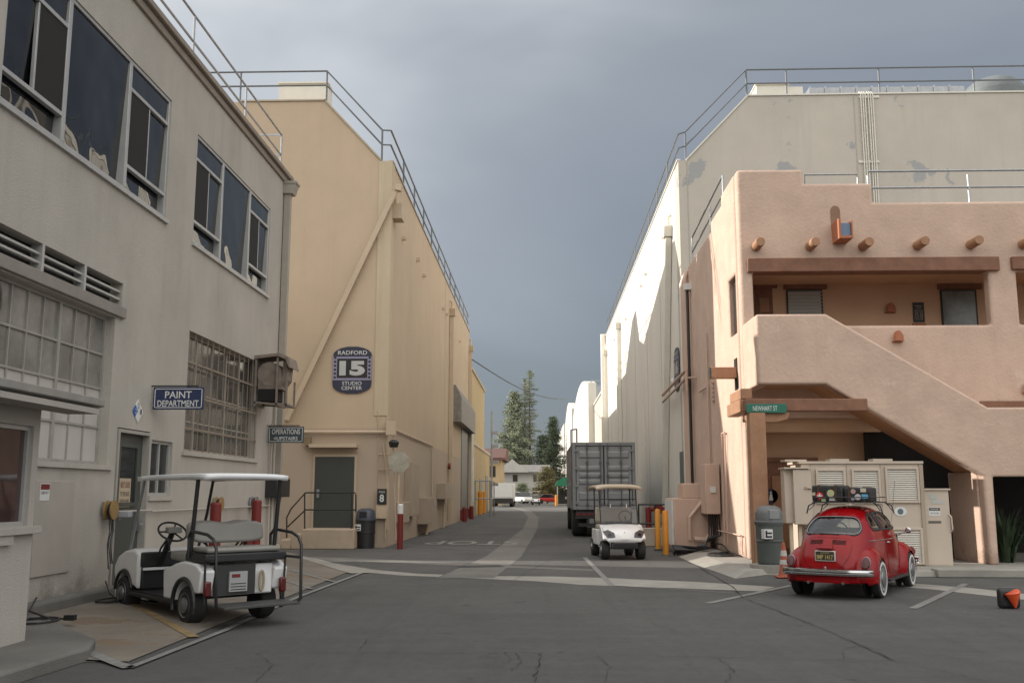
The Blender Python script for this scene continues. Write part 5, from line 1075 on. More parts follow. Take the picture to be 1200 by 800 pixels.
# fenders
def fender(cx,cy,rx,ry,rz_,sgn,name,flare=0):
    bmf=bmesh.new(); NU,NV=48,20; g_=[]
    for i in range(NU+1):
        row=[]
        for j in range(NV+1):
            u=PI*(-.12+1.24*i/NU); v=PI/2*j/NV
            e1=.92; cu,su=math.cos(u),math.sin(u)
            cv=math.cos(v)**.55; sv=math.sin(v)**.85
            row.append(bmf.verts.new((cx+rx*cu*cv,sgn*(cy+ry*sv),.34+rz_*su*cv)))
        g_.append(row)
    for i in range(NU):
        for j in range(NV):
            try: bmf.faces.new((g_[i][j],g_[i+1][j],g_[i+1][j+1],g_[i][j+1]))
            except ValueError: pass
    wx=1.2 if cx>0 else -1.2
    dl=[f_ for f_ in bmf.faces if (lambda c:(c.z<.26) or (abs(c.y)>cy+ry*.45 and (c.x-wx)**2+(c.z-.31)**2<.352**2))(f_.calc_center_median())]
    bmesh.ops.delete(bmf,geom=dl,context='FACES'); bmesh.ops.remove_doubles(bmf,verts=bmf.verts,dist=1e-4); bmesh.ops.recalc_face_normals(bmf,faces=bmf.faces)
    me=bpy.data.meshes.new(name); bmf.to_mesh(me); bmf.free(); me.materials.append(CARRED); me.polygons.foreach_set('use_smooth',[True]*len(me.polygons))
    o=bpy.data.objects.new(name,me); COL.objects.link(o); o.parent=car
    so_=o.modifiers.new('s','SOLIDIFY'); so_.thickness=.012; so_.offset=-1
    mb=MB(); mb.tube([(wx+.357*math.cos(R(a)),sgn*(cy+ry*.78+ (.0)),.31+.357*math.sin(R(a))) for a in range(-8,189,7)],.014,6); mb.build('wheel_arch_lip',CARRED,o,local=True)
    mb=MB(); mb.lathe([(.375,0),(.375,.02)],(wx,sgn*.50,.36),'y',28); mb.build('wheel_well',DARKIN,o,local=True)
    return o
for s_ in (1,-1):
    f1=fender(-1.27,.44,.60,.33,.50,s_,'rear_fender'); f2=fender(1.22,.40,.60,.36,.50,s_,'front_fender')
    # tail light
    m=MB(); m.lathe([(.073,0),(.073,.012)],(0,0,0),'x',24)
    for v in m.v: v.z*=1.35
    tl=[Vector((-1.86-.0+v.x*-1+ .055*0,s_*.615+v.y,.60+v.z)) for v in m.v]; m.v=[Vector((-1.795-(v.x+1.86)*-1*1.0+(v.z-.6)*.45,v.y,v.z)) for v in tl]; ring=m.build('tail_lamp_rim',STEEL,f1,local=True,smooth=True)
    m=MB(); m.lathe([(.068,.03),(.06,.05),(.01,.056)],(0,0,0),'x',24)
    for v in m.v: v.z*=1.35
    m.v=[Vector((-1.795-v.x+v.z*.45,s_*.615+v.y,.60+v.z)) for v in m.v]; m.build('tail_lamp',plain('tail lamp red',(.06,.004,.004),.35,coat=.15),ring,local=True,smooth=True)
    m=MB(); m.lathe([(.10,0),(.10,.04),(.08,.06)],(1.66,s_*.62,.62),'x',24); m.build('headlamp',CHROME,f2,local=True,smooth=True)
    m=MB(); m.box(-.72,.76,s_*.56,s_*.76,.24,.28); m.build('running_board',BLACK,car,local=True,bevel=.01)
# wheels
def wheel(parent,x,y,s_,r_=.315,w_=.15,ww=True,rim=CHROME,flat=False):
    m=MB(); pr=[(r_*.66,-w_/2),(r_*.9,-w_/2),(r_*.985,-w_*.36),(r_,-w_*.2),(r_,w_*.2),(r_*.985,w_*.36),(r_*.9,w_/2),(r_*.66,w_/2)]
    m.lathe(pr,(x,y,r_),'y',36); t=m.build('tyre',RUB,parent,local=True,smooth=True)
    o_=y+s_*w_/2
    if ww: m=MB(); m.lathe([(r_*.87,-.0),(r_*.865,s_*.006),(r_*.735,s_*.006),(r_*.73,0)],(x,o_+.0,r_),'y',36); m.build('whitewall',plain('whitewall',(.6,.6,.57),.6),t,local=True)
    m=MB(); m.lathe([(r_*.67,-s_*.02),(r_*.66,s_*.01),(r_*.5,-s_*.015),(r_*.42,-s_*.01),(r_*.40,s_*.02),(r_*.2,s_*.035),(.01,s_*.04)],(x,o_,r_),'y',30); m.build('rim',rim,t,local=True,smooth=True)
    return t
RIM=mat('dull rim',(.25,.25,.26),.35,.1,5,metal=.7)
for x in (-1.2,1.2):
    for s_ in (1,-1): wheel(car,x,s_*.66,s_,.315,.155,True,RIM)
# bumper
def bumper(x,sg,name):
    m=MB(); pts=[]
    for i in range(21):
        t=-1+2*i/20; y=t*.74; xx=x-sg*(.16*abs(t)**4); pts.append((xx,y))
    prof=[(0,-.062),(.03,-.045),(.038,-.012),(.026,0),(.038,.012),(.03,.045),(0,.062)]
    base=len(m.v)
    for xx,y in pts:
        for d,z in prof: m.v.append(Vector((xx+sg*d,y,.44+z)))
    n=len(prof)
    for i in range(20):
        for k in range(n-1): m.f.append((i*n+k,i*n+k+1,(i+1)*n+k+1,(i+1)*n+k))
    b_=m.build(name,CHROME,car,local=True,smooth=True); sm=b_.modifiers.new('s','SOLIDIFY'); sm.thickness=.01
    m=MB(); 
    pts2=[Vector((xx+sg*.03,y,.44)) for xx,y in pts]; m.tube(pts2,.006,6); m.build('bumper_groove',BLACK,b_,local=True)
bumper(-2.0,-1,'rear_bumper'); bumper(2.02,1,'front_bumper')
m=MB(); m.prism([(-1.93,.27),(-1.93,.42),(-1.5,.42),(-1.5,.27)],'y',-.52,.52); m.build('rear_apron',CARRED,car,local=True,bevel=.03)
m=MB(); [m.tube([(-1.5,s_*.28,.29),(-2.0,s_*.28,.275)],.024,10) for s_ in (-1,1)]; m.build('tail_pipe',CHROME,car,local=True)
m=MB(); m.tube([(.72,-.62,.97),(.72,-.78,1.03)],.01); m.lathe([(.03,0),(.055,.01),(.055,.03),(.02,.05)],(.70,-.80,1.05),'x',14); m.tube([(.72,.62,.97),(.72,.78,1.03)],.01); m.lathe([(.055,0),(.055,.02)],(.72,.82,1.05),'x',14); m.build('wing_mirror',CHROME,car,local=True)
m=MB(); m.tube([(.55,-.55,1.2),(.3,-.70,1.95)],.004,5); m.build('aerial',STEEL,car,local=True)
# roof rack
rk=None; m=MB()
ZR=1.56
for y in (-.5,.5): m.tube([(-.75,y,ZR),(.45,y,ZR)],.012,6); m.tube([(-.75,y,ZR+.09),(.45,y,ZR+.09)],.010,6)
for x in (-.75,.45): m.tube([(x,-.5,ZR),(x,.5,ZR)],.012,6); m.tube([(x,-.5,ZR+.09),(x,.5,ZR+.09)],.010,6)
for y in (-.4,-.3,-.2,-.1,0,.1,.2,.3,.4): m.box(-.75,.45,y-.02,y+.02,ZR-.012,ZR+.004)
for x in (-.6,.3):
    for s_ in (-1,1): m.tube([(x,s_*.5,ZR),(x,s_*.62,1.5),(x,s_*.66,1.36)],.012,6); m.tube([(x,s_*.5,ZR),(x+.07,s_*.55,1.5),(x,s_*.62,1.42)],.008,6)
m.build('roof_rack',BLACK,car,local=True)
def suitcase(label,lx,ly,sx_,sy_,sz_,stick):
    w=Matrix.Translation(car.location)@Matrix.Rotation(car.rotation_euler.z,4,'Z')@(Vector((lx,ly,ZR+.008))*.925)
    t=thing('suitcase',label,'suitcase',w,car.rotation_euler.z,group='old black suitcases on the roof rack')
    m=MB(); m.box(-sx_/2,sx_/2,-sy_/2,sy_/2,0,sz_); b_=m.build('shell',mat('scuffed black leather',(.022,.021,.02),.6,.3,8,.2,40),t,local=True,bevel=.03,seg=3)
    m=MB()
    for yy in (-sy_*.28,sy_*.28): m.box(-sx_/2-.006,sx_/2+.006,yy-.018,yy+.018,-.0,sz_+.006)
    m.build('strap',plain('brown strap',(.06,.035,.02)),t,local=True); 
    m=MB(); m.box(-sx_/2-.004,sx_/2+.004,-sy_/2-.004,sy_/2+.004,sz_*.6,sz_*.64); m.build('seam',BLACK,t,local=True)
    for k,(yy,zz,r_,c_,kind) in enumerate(stick):
        m=MB()
        if kind=='o': m.lathe([(r_,0),(r_,-.003)],(-sx_/2-.004-.001*k,yy,zz),'x',20)
        else: m.box(-sx_/2-.007-.001*k,-sx_/2-.004,yy-r_,yy+r_,zz-r_*.7,zz+r_*.7)
        s_=m.build('sticker',plain('sticker %s'%str(c_),c_),t,local=True)
        if kind=='o' and c_[0]>.5 and c_[1]<.1:
            pass
        if k==0 and c_[1]<.1:
            m=MB(); m.box(-sx_/2-.011,-sx_/2-.008,yy-.04,yy+.04,zz-.012,zz+.012); m.box(-sx_/2-.0115,-sx_/2-.008,yy-.012,yy+.012,zz-.04,zz+.04); m.build('white_cross',SIGNW,s_,local=True)
    return t
suitcase('larger black suitcase with a red white cross sticker on the roof rack',-.45,.25,.5,.5,.27,[(.12,.10,.06,(.55,.02,.02),'o'),(.225,.13,.035,(.5,.4,.3),'r'),(-.06,.14,.06,(.45,.45,.25),'o'),(-.08,.05,.045,(.5,.5,.5),'r'),(.06,.03,.035,(.3,.4,.2),'r')])
suitcase('slightly lower black suitcase with a blue sticker on the roof rack',-.42,-.25,.48,.42,.235,[(-.13,.09,.05,(.12,.38,.6),'r'),(-.02,.08,.05,(.5,.5,.5),'o'),(.05,.17,.04,(.42,.3,.28),'o'),(-.11,.19,.045,(.55,.5,.4),'r'),(.06,.05,.03,(.3,.3,.32),'o')])
car.scale=(.925,)*3
# =================================================================== GOLF CARTS
SEATG=mat('grey vinyl seat',(.235,.225,.205),.55,.06,4,.1,60)
CARTW=mat('white cart body',(.72,.72,.72),.3,.04,3,coat=.4,blot=.08)
def arch(cx,r_,a0=180,a1=0,n=12,z0=.24): return [(cx+r_*math.cos(R(a0+(a1-a0)*i/n)),z0+r_*math.sin(R(a0+(a1-a0)*i/n))) for i in range(n+1)]
ghd=Vector((-.69,.72)).normalized(); gx=(-4.0,12.72)
gc=thing('golf_cart','white golf cart with a rear facing seat parked on the stained pad at the left','golf cart',(gx[0],gx[1],.0),math.atan2(ghd.y,ghd.x))
WB=2.05; G_=lambda b,n,m_,p=gc,**k: b.build(n,m_,p,local=True,**k)
# rear body sides with wheel arch
side=[(-.40,.40)]+arch(0,.30,150,5,14,.235)+[(.33,.27),(.62,.27),(.66,.62),(.50,.66),(.30,.72),(.05,.76),(-.30,.74),(-.46,.66)]
for s_ in (1,-1):
    m=MB(); m.prism(side,'y',s_*.40,s_*.585); G_(m,'rear_body_side',CARTW,bevel=.03,seg=3)
    m=MB(); m.tube([(x,s_*.59,z) for x,z in arch(0,.315,195,-15,16,.235)],.028,8); G_(m,'wheel_arch_trim',BLACK)
m=MB(); m.box(-.40,.62,-.40,.40,.35,.72); G_(m,'rear_body',CARTW,bevel=.02)
m=MB(); m.box(-.44,-.402,-.14,.40,.36,.72); G_(m,'rear_panel',plain('rear panel dark',(.03,.03,.03)))
m=MB(); m.box(-.47,-.44,-.02,.22,.40,.64); rp_=G_(m,'control_label',plain('label grey',(.33,.33,.33))); m=MB(); m.box(-.474,-.47,.08,.19,.57,.61); G_(m,'label_red',REDP,rp_)
for k in range(3): m=MB(); m.box(-.474,-.47,.0,.20,.42+.035*k,.43+.035*k); G_(m,'label_line',BLACK,rp_)
m=MB(); m.tube([(-.455,-.22+.03*math.cos(a),.51+.12*math.sin(a)) for a in [i*2*PI/16 for i in range(16)]],.018,6,closed=True); G_(m,'charger_coil',plain('tan coil',(.3,.25,.17)))
for s_ in (1,-1):
    m=MB(); m.box(-.50,-.44,s_*.46,s_*.55,.36,.54); o=G_(m,'tail_lamp',plain('dark red lamp',(.09,.006,.006),.3,coat=.3),bevel=.02)
# floor, cowl
m=MB(); m.box(.40,1.75,-.55,.55,.24,.29); G_(m,'floor',BLACK)
m=MB(); m.box(.30,1.82,-.59,-.555,.22,.27); m.box(.30,1.82,.555,.59,.22,.27); G_(m,'sill',BLACK,bevel=.01)
cowl=[(1.60,.30)]+[(1.70,.33)]+arch(WB,.29,160,15,10,.235)+[(2.38,.36),(2.45,.46),(2.44,.60),(2.32,.72),(2.10,.80),(1.82,.84),(1.70,.83),(1.58,.78)]
m=MB(); m.prism(cowl,'y',-.55,.55); G_(m,'front_cowl',CARTW,bevel=.05,seg=3)
for s_ in (1,-1): m=MB(); m.tube([(x,s_*.555,z) for x,z in arch(WB,.30,165,5,14,.235)],.02,8); G_(m,'wheel_arch_trim',BLACK)
m=MB(); m.box(1.53,1.59,-.52,.52,.60,.80); m.box(1.56,1.64,-.50,.50,.3,.60); G_(m,'dashboard',BLACK,bevel=.02)
m=MB(); m.box(1.50,1.53,-.5,.5,.56,.595); G_(m,'dash_shelf',CARTW)
# front seat + back to back rear seat
m=MB(); m.box(.22,.68,-.50,.50,.74,.86); G_(m,'front_seat',SEATG,bevel=.04,seg=3)
def cushion(x0,x1,yh,z0,z1,tilt,name,dip=.03):
    m=MB(); n=12; sec=[]
    for i in range(n+1):
        y=-yh+2*yh*i/n; d=dip*math.exp(-(y/.12)**2); e=.04*(abs(y)/yh)**6
        for (x,z) in ((x0+tilt*0,z0+e),(x1,z0+e),(x1-.0+tilt,z1-d-e),(x0+tilt,z1-d-e)): m.v.append(Vector((x,y,z)))
    for i in range(n):
        for k in range(4): m.f.append((i*4+k,i*4+(k+1)%4,(i+1)*4+(k+1)%4,(i+1)*4+k))
    m.f.append((0,1,2,3)); m.f.append((n*4,n*4+1,n*4+2,n*4+3)); return G_(m,name,SEATG,bevel=.035,seg=3,smooth=True)
cushion(.18,.27,.48,.98,1.25,.02,'front_backrest'); cushion(.02,.12,.49,.97,1.24,.03,'rear_backrest')
m=MB(); m.tube([(.15,.3,1.05),(.05,.25,.86),(.0,.2,.78)],.016); m.tube([(.15,-.3,1.05),(.05,-.25,.86),(0,-.2,.78)],.016); m.tube([(.2,.3,1.0),(.15,.2,.9),(.15,-.2,.9),(.2,-.3,1.0)],.012); G_(m,'backrest_bracket',BLACK)
m=MB(); m.box(-.42,.06,-.50,.50,.865,.93); G_(m,'rear_seat',SEATG,bevel=.03,seg=3)
m=MB(); m.box(-.48,.10,-.55,.55,.76,.86); G_(m,'seat_frame',BLACK,bevel=.015)
# foot platform and grab loops
m=MB(); m.box(-.94,-.46,-.50,.50,.24,.27)
G_(m,'foot_platform',mat('tread plate',(.05,.05,.05),.6,.2,20),bevel=.006)
for s_ in (1,-1):
    m=MB(); m.tube([(-.02,s_*.56,.80),(-.02,s_*.56,1.06),(-.10,s_*.57,1.13),(-.55,s_*.57,1.10),(-.72,s_*.57,1.05),(-.80,s_*.57,.95),(-.84,s_*.56,.30),(-.82,s_*.53,.255)],.02,8)
    m.tube([(-.48,s_*.55,.80),(-.80,s_*.57,.80)],.018,8); m.tube([(-.46,s_*.54,.82),(-.46,s_*.53,.26)],.014,8); G_(m,'grab_rail',BLACK,smooth=True)
# roof
m=MB(); n=12; 
rx0,rx1,rw=-.42,1.72,.57
for i in range(n+1):
    x=rx0+(rx1-rx0)*i/n
    for j in range(n+1):
        y=-rw+2*rw*j/n; q=1-.0; z=1.83+.02*(1-(abs(2*j/n-1))**4)-(.012*(abs(2*i/n-1))**4); m.v.append(Vector((x,y,z)))
N1=n+1
for i in range(n):
    for j in range(n): m.f.append((i*N1+j,(i+1)*N1+j,(i+1)*N1+j+1,i*N1+j+1))
ro=G_(m,'roof',mat('scuffed white canopy',(.72,.73,.74),.4,.12,1.2,coat=.2),smooth=True); so_=ro.modifiers.new('s','SOLIDIFY'); so_.thickness=.065
m=MB(); m.tube([(rx0+.02,-rw+.02,1.80),(rx0+.02,rw-.02,1.80),(rx1-.02,rw-.02,1.80),(rx1-.02,-rw+.02,1.80)],.018,8,closed=True); G_(m,'roof_rim',BLACK,ro)
for s_ in (1,-1):
    m=MB(); m.tube([(-.30 if s_<0 else -.12,s_*.52,1.80),(-.18 if s_<0 else .02,s_*.52,.80)],.028,8); G_(m,'rear_post',BLACK)
    m=MB(); m.tube([(1.62,s_*.50,1.80),(1.80,s_*.51,1.3),(2.02,s_*.50,.80)],.022,8); G_(m,'front_post',STEEL if s_>0 else BLACK)
# steering
c0=Vector((1.18,.26,1.08)); ax=Vector((-.62,0,.78)).normalized(); u_=Vector((0,1,0)); v_=ax.cross(u_)
m=MB(); m.tube([c0+(u_*math.cos(a)+v_*math.sin(a))*.19 for a in [i*2*PI/28 for i in range(28)]],.014,8,closed=True)
for a in (0,PI*.66,PI*1.33): m.tube([c0,c0+(u_*math.cos(a)+v_*math.sin(a))*.19],.012,6)
sw_=G_(m,'steering_wheel',BLACK,smooth=True)
m=MB(); m.tube([c0-ax*.02,(1.55,.26,.60)],.04,8); G_(m,'steering_column',BLACK); m=MB(); m.box(c0.x-.08,c0.x+.04,.16,.35,1.06,1.14); 
G_(m,'score_clip',SEATG,sw_,bevel=.01)
m=MB(); m.tube([(.62,.53,.86),(.64,.53,.98),(.72,.53,1.0),(.9,.53,.88),(.95,.53,.80)],.014,6); m.tube([(.62,-.53,.86),(.64,-.53,.98),(.72,-.53,1.0),(.9,-.53,.88)],.014,6); G_(m,'hip_rail',BLACK)
for x,yy in ((0,.47),(WB,.47)):
    for s_ in (1,-1): wheel(gc,x,s_*yy,s_,.23,.20,False,RIM)
# --- front facing cart
g0=oG(729,656)
mc=thing('golf_cart','small white golf cart with a beige roof facing the camera beside the orange bollards','golf cart',(g0.x-.02,g0.y+.35,0),-PI/2+.10)
G2=lambda b,n,m_,p=mc,**k: b.build(n,m_,p,local=True,**k)   # local x forward = front
m=MB(); n=14; fr=[]
for i in range(n+1):       # cowl: rows across width
    y=-.52+1.04*i/n; k=abs(2*i/n-1); 
    for x,z in ((.40,.40+.05*k),(.42-.08*k**2,.52),(.36-.10*k**2,.62-.0*k),(.18-.10*k**2,.76-.02*k),(-.15,.86-.03*k**3),(-.35,.88-.02*k)): m.v.append(Vector((x,y*(1.0 if z>.5 else .8),z)))
for i in range(n):
    for j in range(5): a=i*6+j; m.f.append((a,a+6,a+7,a+1))
co=G2(m,'front_cowl',CARTW,smooth=True); q=co.modifiers.new('s','SOLIDIFY'); q.thickness=.03
for s_ in (1,-1):
    m=MB(); m.prism([(.0,.74),(.30,.60),(.37,.52),(.30,.47),(.1,.52),(-.1,.60),(-.3,.62),(-.35,.86),(-.15,.84)],'y',s_*.40,s_*.56); G2(m,'front_wing',CARTW,bevel=.03,seg=3)
    m=MB(); m.add([(.335,s_*.30,.54),(.30,s_*.44,.56),(.17,s_*.53,.70),(.20,s_*.42,.71),(.28,s_*.32,.64)],[(0,1,2,3,4)]); 
    m.add([(.385,s_*.24,.54),(.36,s_*.45,.545),(.22,s_*.56,.70),(.24,s_*.42,.745),(.34,s_*.27,.67)],[(0,1,2,3,4)]); G2(m,'headlamp',mat('headlamp glass',(.035,.035,.04),.2,0,coat=.3)); m=MB(); m.lathe([(.05,0),(.05,.012)],(.345,s_*.39,.62),'x',14); G2(m,'headlamp_bulb',CHROME)
m=MB(); m.box(.18,.43,-.34,.34,.27,.43); bu=G2(m,'bumper',RUB,bevel=.03,seg=3); m=MB(); [m.box(.43,.437,-.28,.28,.30+.03*k,.31+.03*k) for k in range(3)]; G2(m,'grille_slot',BLACK,bu)
m=MB(); m.prism([(.38,.66),(.38,.70)],'y',-.02,.02) if 0 else m.add([(.345,-.022,.665),(.345,.022,.665),(.325,0,.71)],[(0,1,2)]); G2(m,'front_emblem',STEEL)
m=MB(); m.box(-1.0,.1,-.5,.5,.26,.31); m.box(-1.7,-.8,-.55,.55,.32,.72); G2(m,'body',CARTW,bevel=.04)
m=MB(); m.box(-.42,-.30,-.50,.50,.60,.86); G2(m,'dashboard',BLACK,bevel=.02)
m=MB(); m.box(-1.35,-.85,-.50,.50,.72,.84); m.box(-1.42,-1.30,-.50,.50,.90,1.28); G2(m,'seat',plain('beige seat',(.40,.36,.29)),bevel=.04)
m=MB(); m.tube([(-.75+.1*0,.22+.17*math.cos(a),1.05+.15*math.sin(a)) for a in [i*2*PI/20 for i in range(20)]],.014,6,closed=True); m.tube([(-.75,.22,1.05),(-.4,.22,.8)],.02); G2(m,'steering_wheel',BLACK)
m=MB(); m.add([(-.36,-.50,.88),(-.36,.50,.88),(-.52,.50,1.33),(-.52,-.50,1.33)],[(0,1,2,3)]); wsx=G2(m,'windscreen',CLW); m=MB(); m.tube([(-.36,-.50,.88),(-.36,.50,.88)],.012); m.tube([(-.52,-.50,1.335),(-.52,.50,1.335)],.014); m.tube([(-.66,-.50,1.50),(-.66,.50,1.50)],.012); G2(m,'windscreen_rail',BLACK,wsx)
m=MB(); [m.box(-.50,-.49,s_*.22-.012,s_*.22+.012,1.28,1.38) for s_ in (1,-1)]; G2(m,'windscreen_clip',SIGNW,wsx)
for s_ in (1,-1): m=MB(); m.tube([(-.34,s_*.50,.84),(-.54,s_*.50,1.35),(-.62,s_*.50,1.80)],.018,8); G2(m,'front_post',BLACK); m=MB(); m.tube([(-1.45,s_*.50,.72),(-1.5,s_*.50,1.80)],.018,8); G2(m,'rear_post',BLACK)
m=MB()
for i in range(n+1):
    x=-1.85+1.5*i/n
    for j in range(n+1): y=-.62+1.24*j/n; m.v.append(Vector((x,y,1.83+.06*(1-abs(2*j/n-1)**4)-.05*abs(2*i/n-1)**6)))
for i in range(n):
    for j in range(n): a=i*(n+1)+j; m.f.append((a,a+1,a+n+2,a+n+1))
ro=G2(m,'roof',plain('beige canopy',(.44,.36,.27),.5),smooth=True); q=ro.modifiers.new('s','SOLIDIFY'); q.thickness=.07
for x in (.02,-1.62):
    for s_ in (1,-1): wheel(mc,x,s_*.47,s_,.235,.21,False,RIM)
a=oG(628,591.5); mc.scale=(.93,.93,.96); mc.location.x+=.06
far=copy_tree(mc,(a.x+1.0*0,a.y+.5,0),-PI/2,'distant white golf cart coming down the middle of the street')
# =================================================================== CONTAINER TRUCK
TR=mat('grey container paint',(.235,.24,.245),.55,.08,2,streak=.5,blot=.2)
YT=36.4; x0=oY(671,560,YT).x; x1=oY(745,560,YT).x; zt=oY(710,518,YT).z; zb=oY(710,597,YT).z
tk=thing('container_truck','grey corrugated shipping container on a truck seen from behind on the right','truck',(x0,YT,0))
m=MB(); n=44
L=9.0
m.box(x0+.04,x1-.04,YT+.10,YT+L,zb+.1,zt-.06)
for k in range(28):
    yy=YT+.25+k*.31
    for xx,o_ in ((x0+.04,-.035),(x1-.04,.035)): m.add([(xx,yy,zb+.16),(xx+o_,yy+.05,zb+.16),(xx+o_,yy+.15,zb+.16),(xx,yy+.2,zb+.16),(xx,yy,zt-.12),(xx+o_,yy+.05,zt-.12),(xx+o_,yy+.15,zt-.12),(xx,yy+.2,zt-.12)],[(0,1,5,4),(1,2,6,5),(2,3,7,6),(0,1,2,3),(4,5,6,7)])
m.build('container_body',TR,tk)
m=MB(); 
for a,b_,c_,d_ in ((x0,x0+.12,zb,zt),(x1-.12,x1,zb,zt)): m.box(a,b_,YT,YT+.14,c_,d_)
m.box(x0+.12,x1-.12,YT,YT+.14,zt-.12,zt); m.box(x0+.12,x1-.12,YT,YT+.14,zb,zb+.13); m.box(x0,x0+.06,YT+.14,YT+L,zt-.1,zt); m.box(x1-.06,x1,YT+.14,YT+L,zt-.1,zt); m.box(x0,x0+.07,YT+.14,YT+L,zb,zb+.15); m.box(x1-.07,x1,YT+.14,YT+L,zb,zb+.15); m.build('corner_frame',TR,tk,bevel=.01)
xm=(x0+x1)/2
TRL=mat('pale grey container door',(.27,.275,.28),.5,.06,2,streak=.4)  # doors painted a paler grey than the container body
for s_,(a,b_) in enumerate(((x0+.13,xm-.01),(xm+.01,x1-.13))):
    m=MB(); m.box(a+.015,b_-.015,YT+.05,YT+.095,zb+.15,zt-.14); o=m.build('container_door',TRL,tk)
    m=MB(); m.box(a-.02,b_+.02,YT+.096,YT+.0999,zb+.12,zt-.1); m.build('door_gasket',BLACK,o)
    H_=zt-.13-(zb+.14)
    m=MB()
    for f0,f1 in ((.80,.90),(.585,.655),(.47,.54),(.36,.43),(.10,.22)):
        z0=zb+.14+H_*f0;z1=zb+.14+H_*f1
        m.add([(a+.1,YT+.05,z0-.03),(b_-.1,YT+.05,z0-.03),(b_-.14,YT+.01,z0+.03),(a+.14,YT+.01,z0+.03),(b_-.14,YT+.01,z1-.03),(a+.14,YT+.01,z1-.03),(b_-.1,YT+.05,z1+.03),(a+.1,YT+.05,z1+.03)],[(0,1,2,3),(3,2,4,5),(5,4,6,7),(0,3,5,7),(1,2,4,6)])
    m.build('door_rib',TRL,o)
    m=MB()
    for t_ in (.40,.88) if s_==0 else (.12,.60):
        xx=a+(b_-a)*t_; m.tube([(xx,YT-.03,zb+.05),(xx,YT-.03,zt-.04)],.018,8)
        for ff in (.03,.3,.5,.72,.97): m.box(xx-.05,xx+.05,YT-.045,YT+.05,zb+.14+H_*ff-.02,zb+.14+H_*ff+.03)
    xx=a+(b_-a)*(.40 if s_==0 else .60); m.box(xx-.02,xx+.35*(1 if s_==0 else -1),YT-.06,YT-.03,zb+.14+H_*.29,zb+.14+H_*.32); m.build('lock_rod',mat('lock rod grey',(.12,.125,.13),.5,.1,3),o)
    m=MB()
    for ff in (.05,.33,.62,.92): xx=a if s_==0 else b_; m.box(xx-.07,xx+.07,YT-.02,YT+.05,zb+.14+H_*ff-.04,zb+.14+H_*ff+.04)
    m.build('hinge',TR,o)
m=MB(); m.box(x0+.15,x1-.3,YT+.2,YT+L,zb-.28,zb-.002); m.box(x0+.1,x1-.15,YT+.0,YT+.1,zb-.32,zb-.06); m.box(x0+.2,x1-.4,YT+.0,YT+.08,.38,.5); m.box(x0+.5,x0+.6,YT+.02,YT+.3,.4,.8); m.box(x1-.8,x1-.7,YT+.02,YT+.3,.4,.8); m.build('chassis',BLACK,tk)
m=MB(); [m.box(x0+.12+k*.2,x0+.27+k*.2,YT-.02,YT,zb-.20,zb-.12) for k in range(6)]; [m.box(x1-.5-k*.2,x1-.4-k*.2,YT-.02,YT,zb-.24,zb-.15) for k in range(2)]; m.build('tail_lamp',REDP,tk); m=MB(); m.box(xm+.15,xm+.45,YT-.02,YT,zb-.22,zb-.08); m.build('number_plate',SIGNW,tk)
for yy in (YT+1.2,YT+2.3,YT+8.2):
    for xx in (x0+.28,x1-.35):
        m=MB(); m.lathe([(.3,-.26),(.46,-.26),(.5,-.2),(.5,.2),(.46,.26),(.3,.26)],(xx,yy,.5),'x',28); w_=m.build('wheel',RUB,tk,smooth=True); m=MB(); m.lathe([(.29,-.2),(.2,-.12),(.05,-.14)],(xx,yy,.5),'x',20); m.build('rim',RIM,w_)
m=MB(); m.box(x0-.12,x0-.04,YT+1,YT+1.4,zb+.9,zb+.95); m.tube([(x0-.02,YT+.8,zb),(x0-.02,YT+.8,zt+.5)],.03); m.tube([(x0+.2,YT+.9,zt),(x0+.2,YT+.9,zt+.55)],.03); m.tube([(x0-.02,YT+.8,zt+.5),(x0+.2,YT+.9,zt+.55)],.03); m.build('ladder_rail',STEEL,tk)
m=MB(); m.box(x0+.1,x1-.1,YT+L+.2,YT+L+2,.6,3.0); m.build('cab',CARTW,tk,bevel=.1)
# =================================================================== FAR VEHICLES
def P_(px,py): q=oG(px,py); return q
a=oG(575,592);YB=112; xb0=oY(574.5,580,YB).x; xb1=oY(602,580,YB).x; z1=oY(590,566,YB).z
bt2=thing('box_truck','white box truck seen from behind at the far left of the street','truck',(xb0,YB,0))
m=MB(); m.box(xb0,xb1,YB,YB+7,.95,z1); m.build('cargo_box',mat('box truck white',(.5,.5,.49),.5,.05,1),bt2,bevel=.05); m=MB(); m.box(xb0+.15,xb1-.15,YB-.03,YB,1.1,z1-.2); o=m.build('roller_door',mat('box truck door',(.56,.56,.55),.5,.04,2),bt2)
m=MB(); m.box(xb0+.05,xb1-.05,YB-.25,YB+.2,.45,.9); m.box(xb0+.3,xb1-.3,YB,YB+8,.4,.95); m.build('bumper_and_frame',BLACK,bt2); m=MB(); [m.box(x_,x_+.15,YB-.27,YB-.25,.6,.72) for x_ in (xb0+.15,xb1-.3)]; m.build('tail_lamp',REDP,bt2)
for xx in (xb0+.3,xb1-.3):
    for yy in (YB+1.4,YB+8): m=MB(); m.lathe([(.25,-.2),(.42,-.2),(.45,-.1),(.45,.1),(.42,.2),(.25,.2)],(xx,yy,.45),'x',18); m.build('wheel',RUB,bt2)
m=MB(); m.box(xb0+.15,xb1-.15,YB+7.2,YB+9,.5,2.4); m.build('cab',CARTW,bt2,bevel=.15)
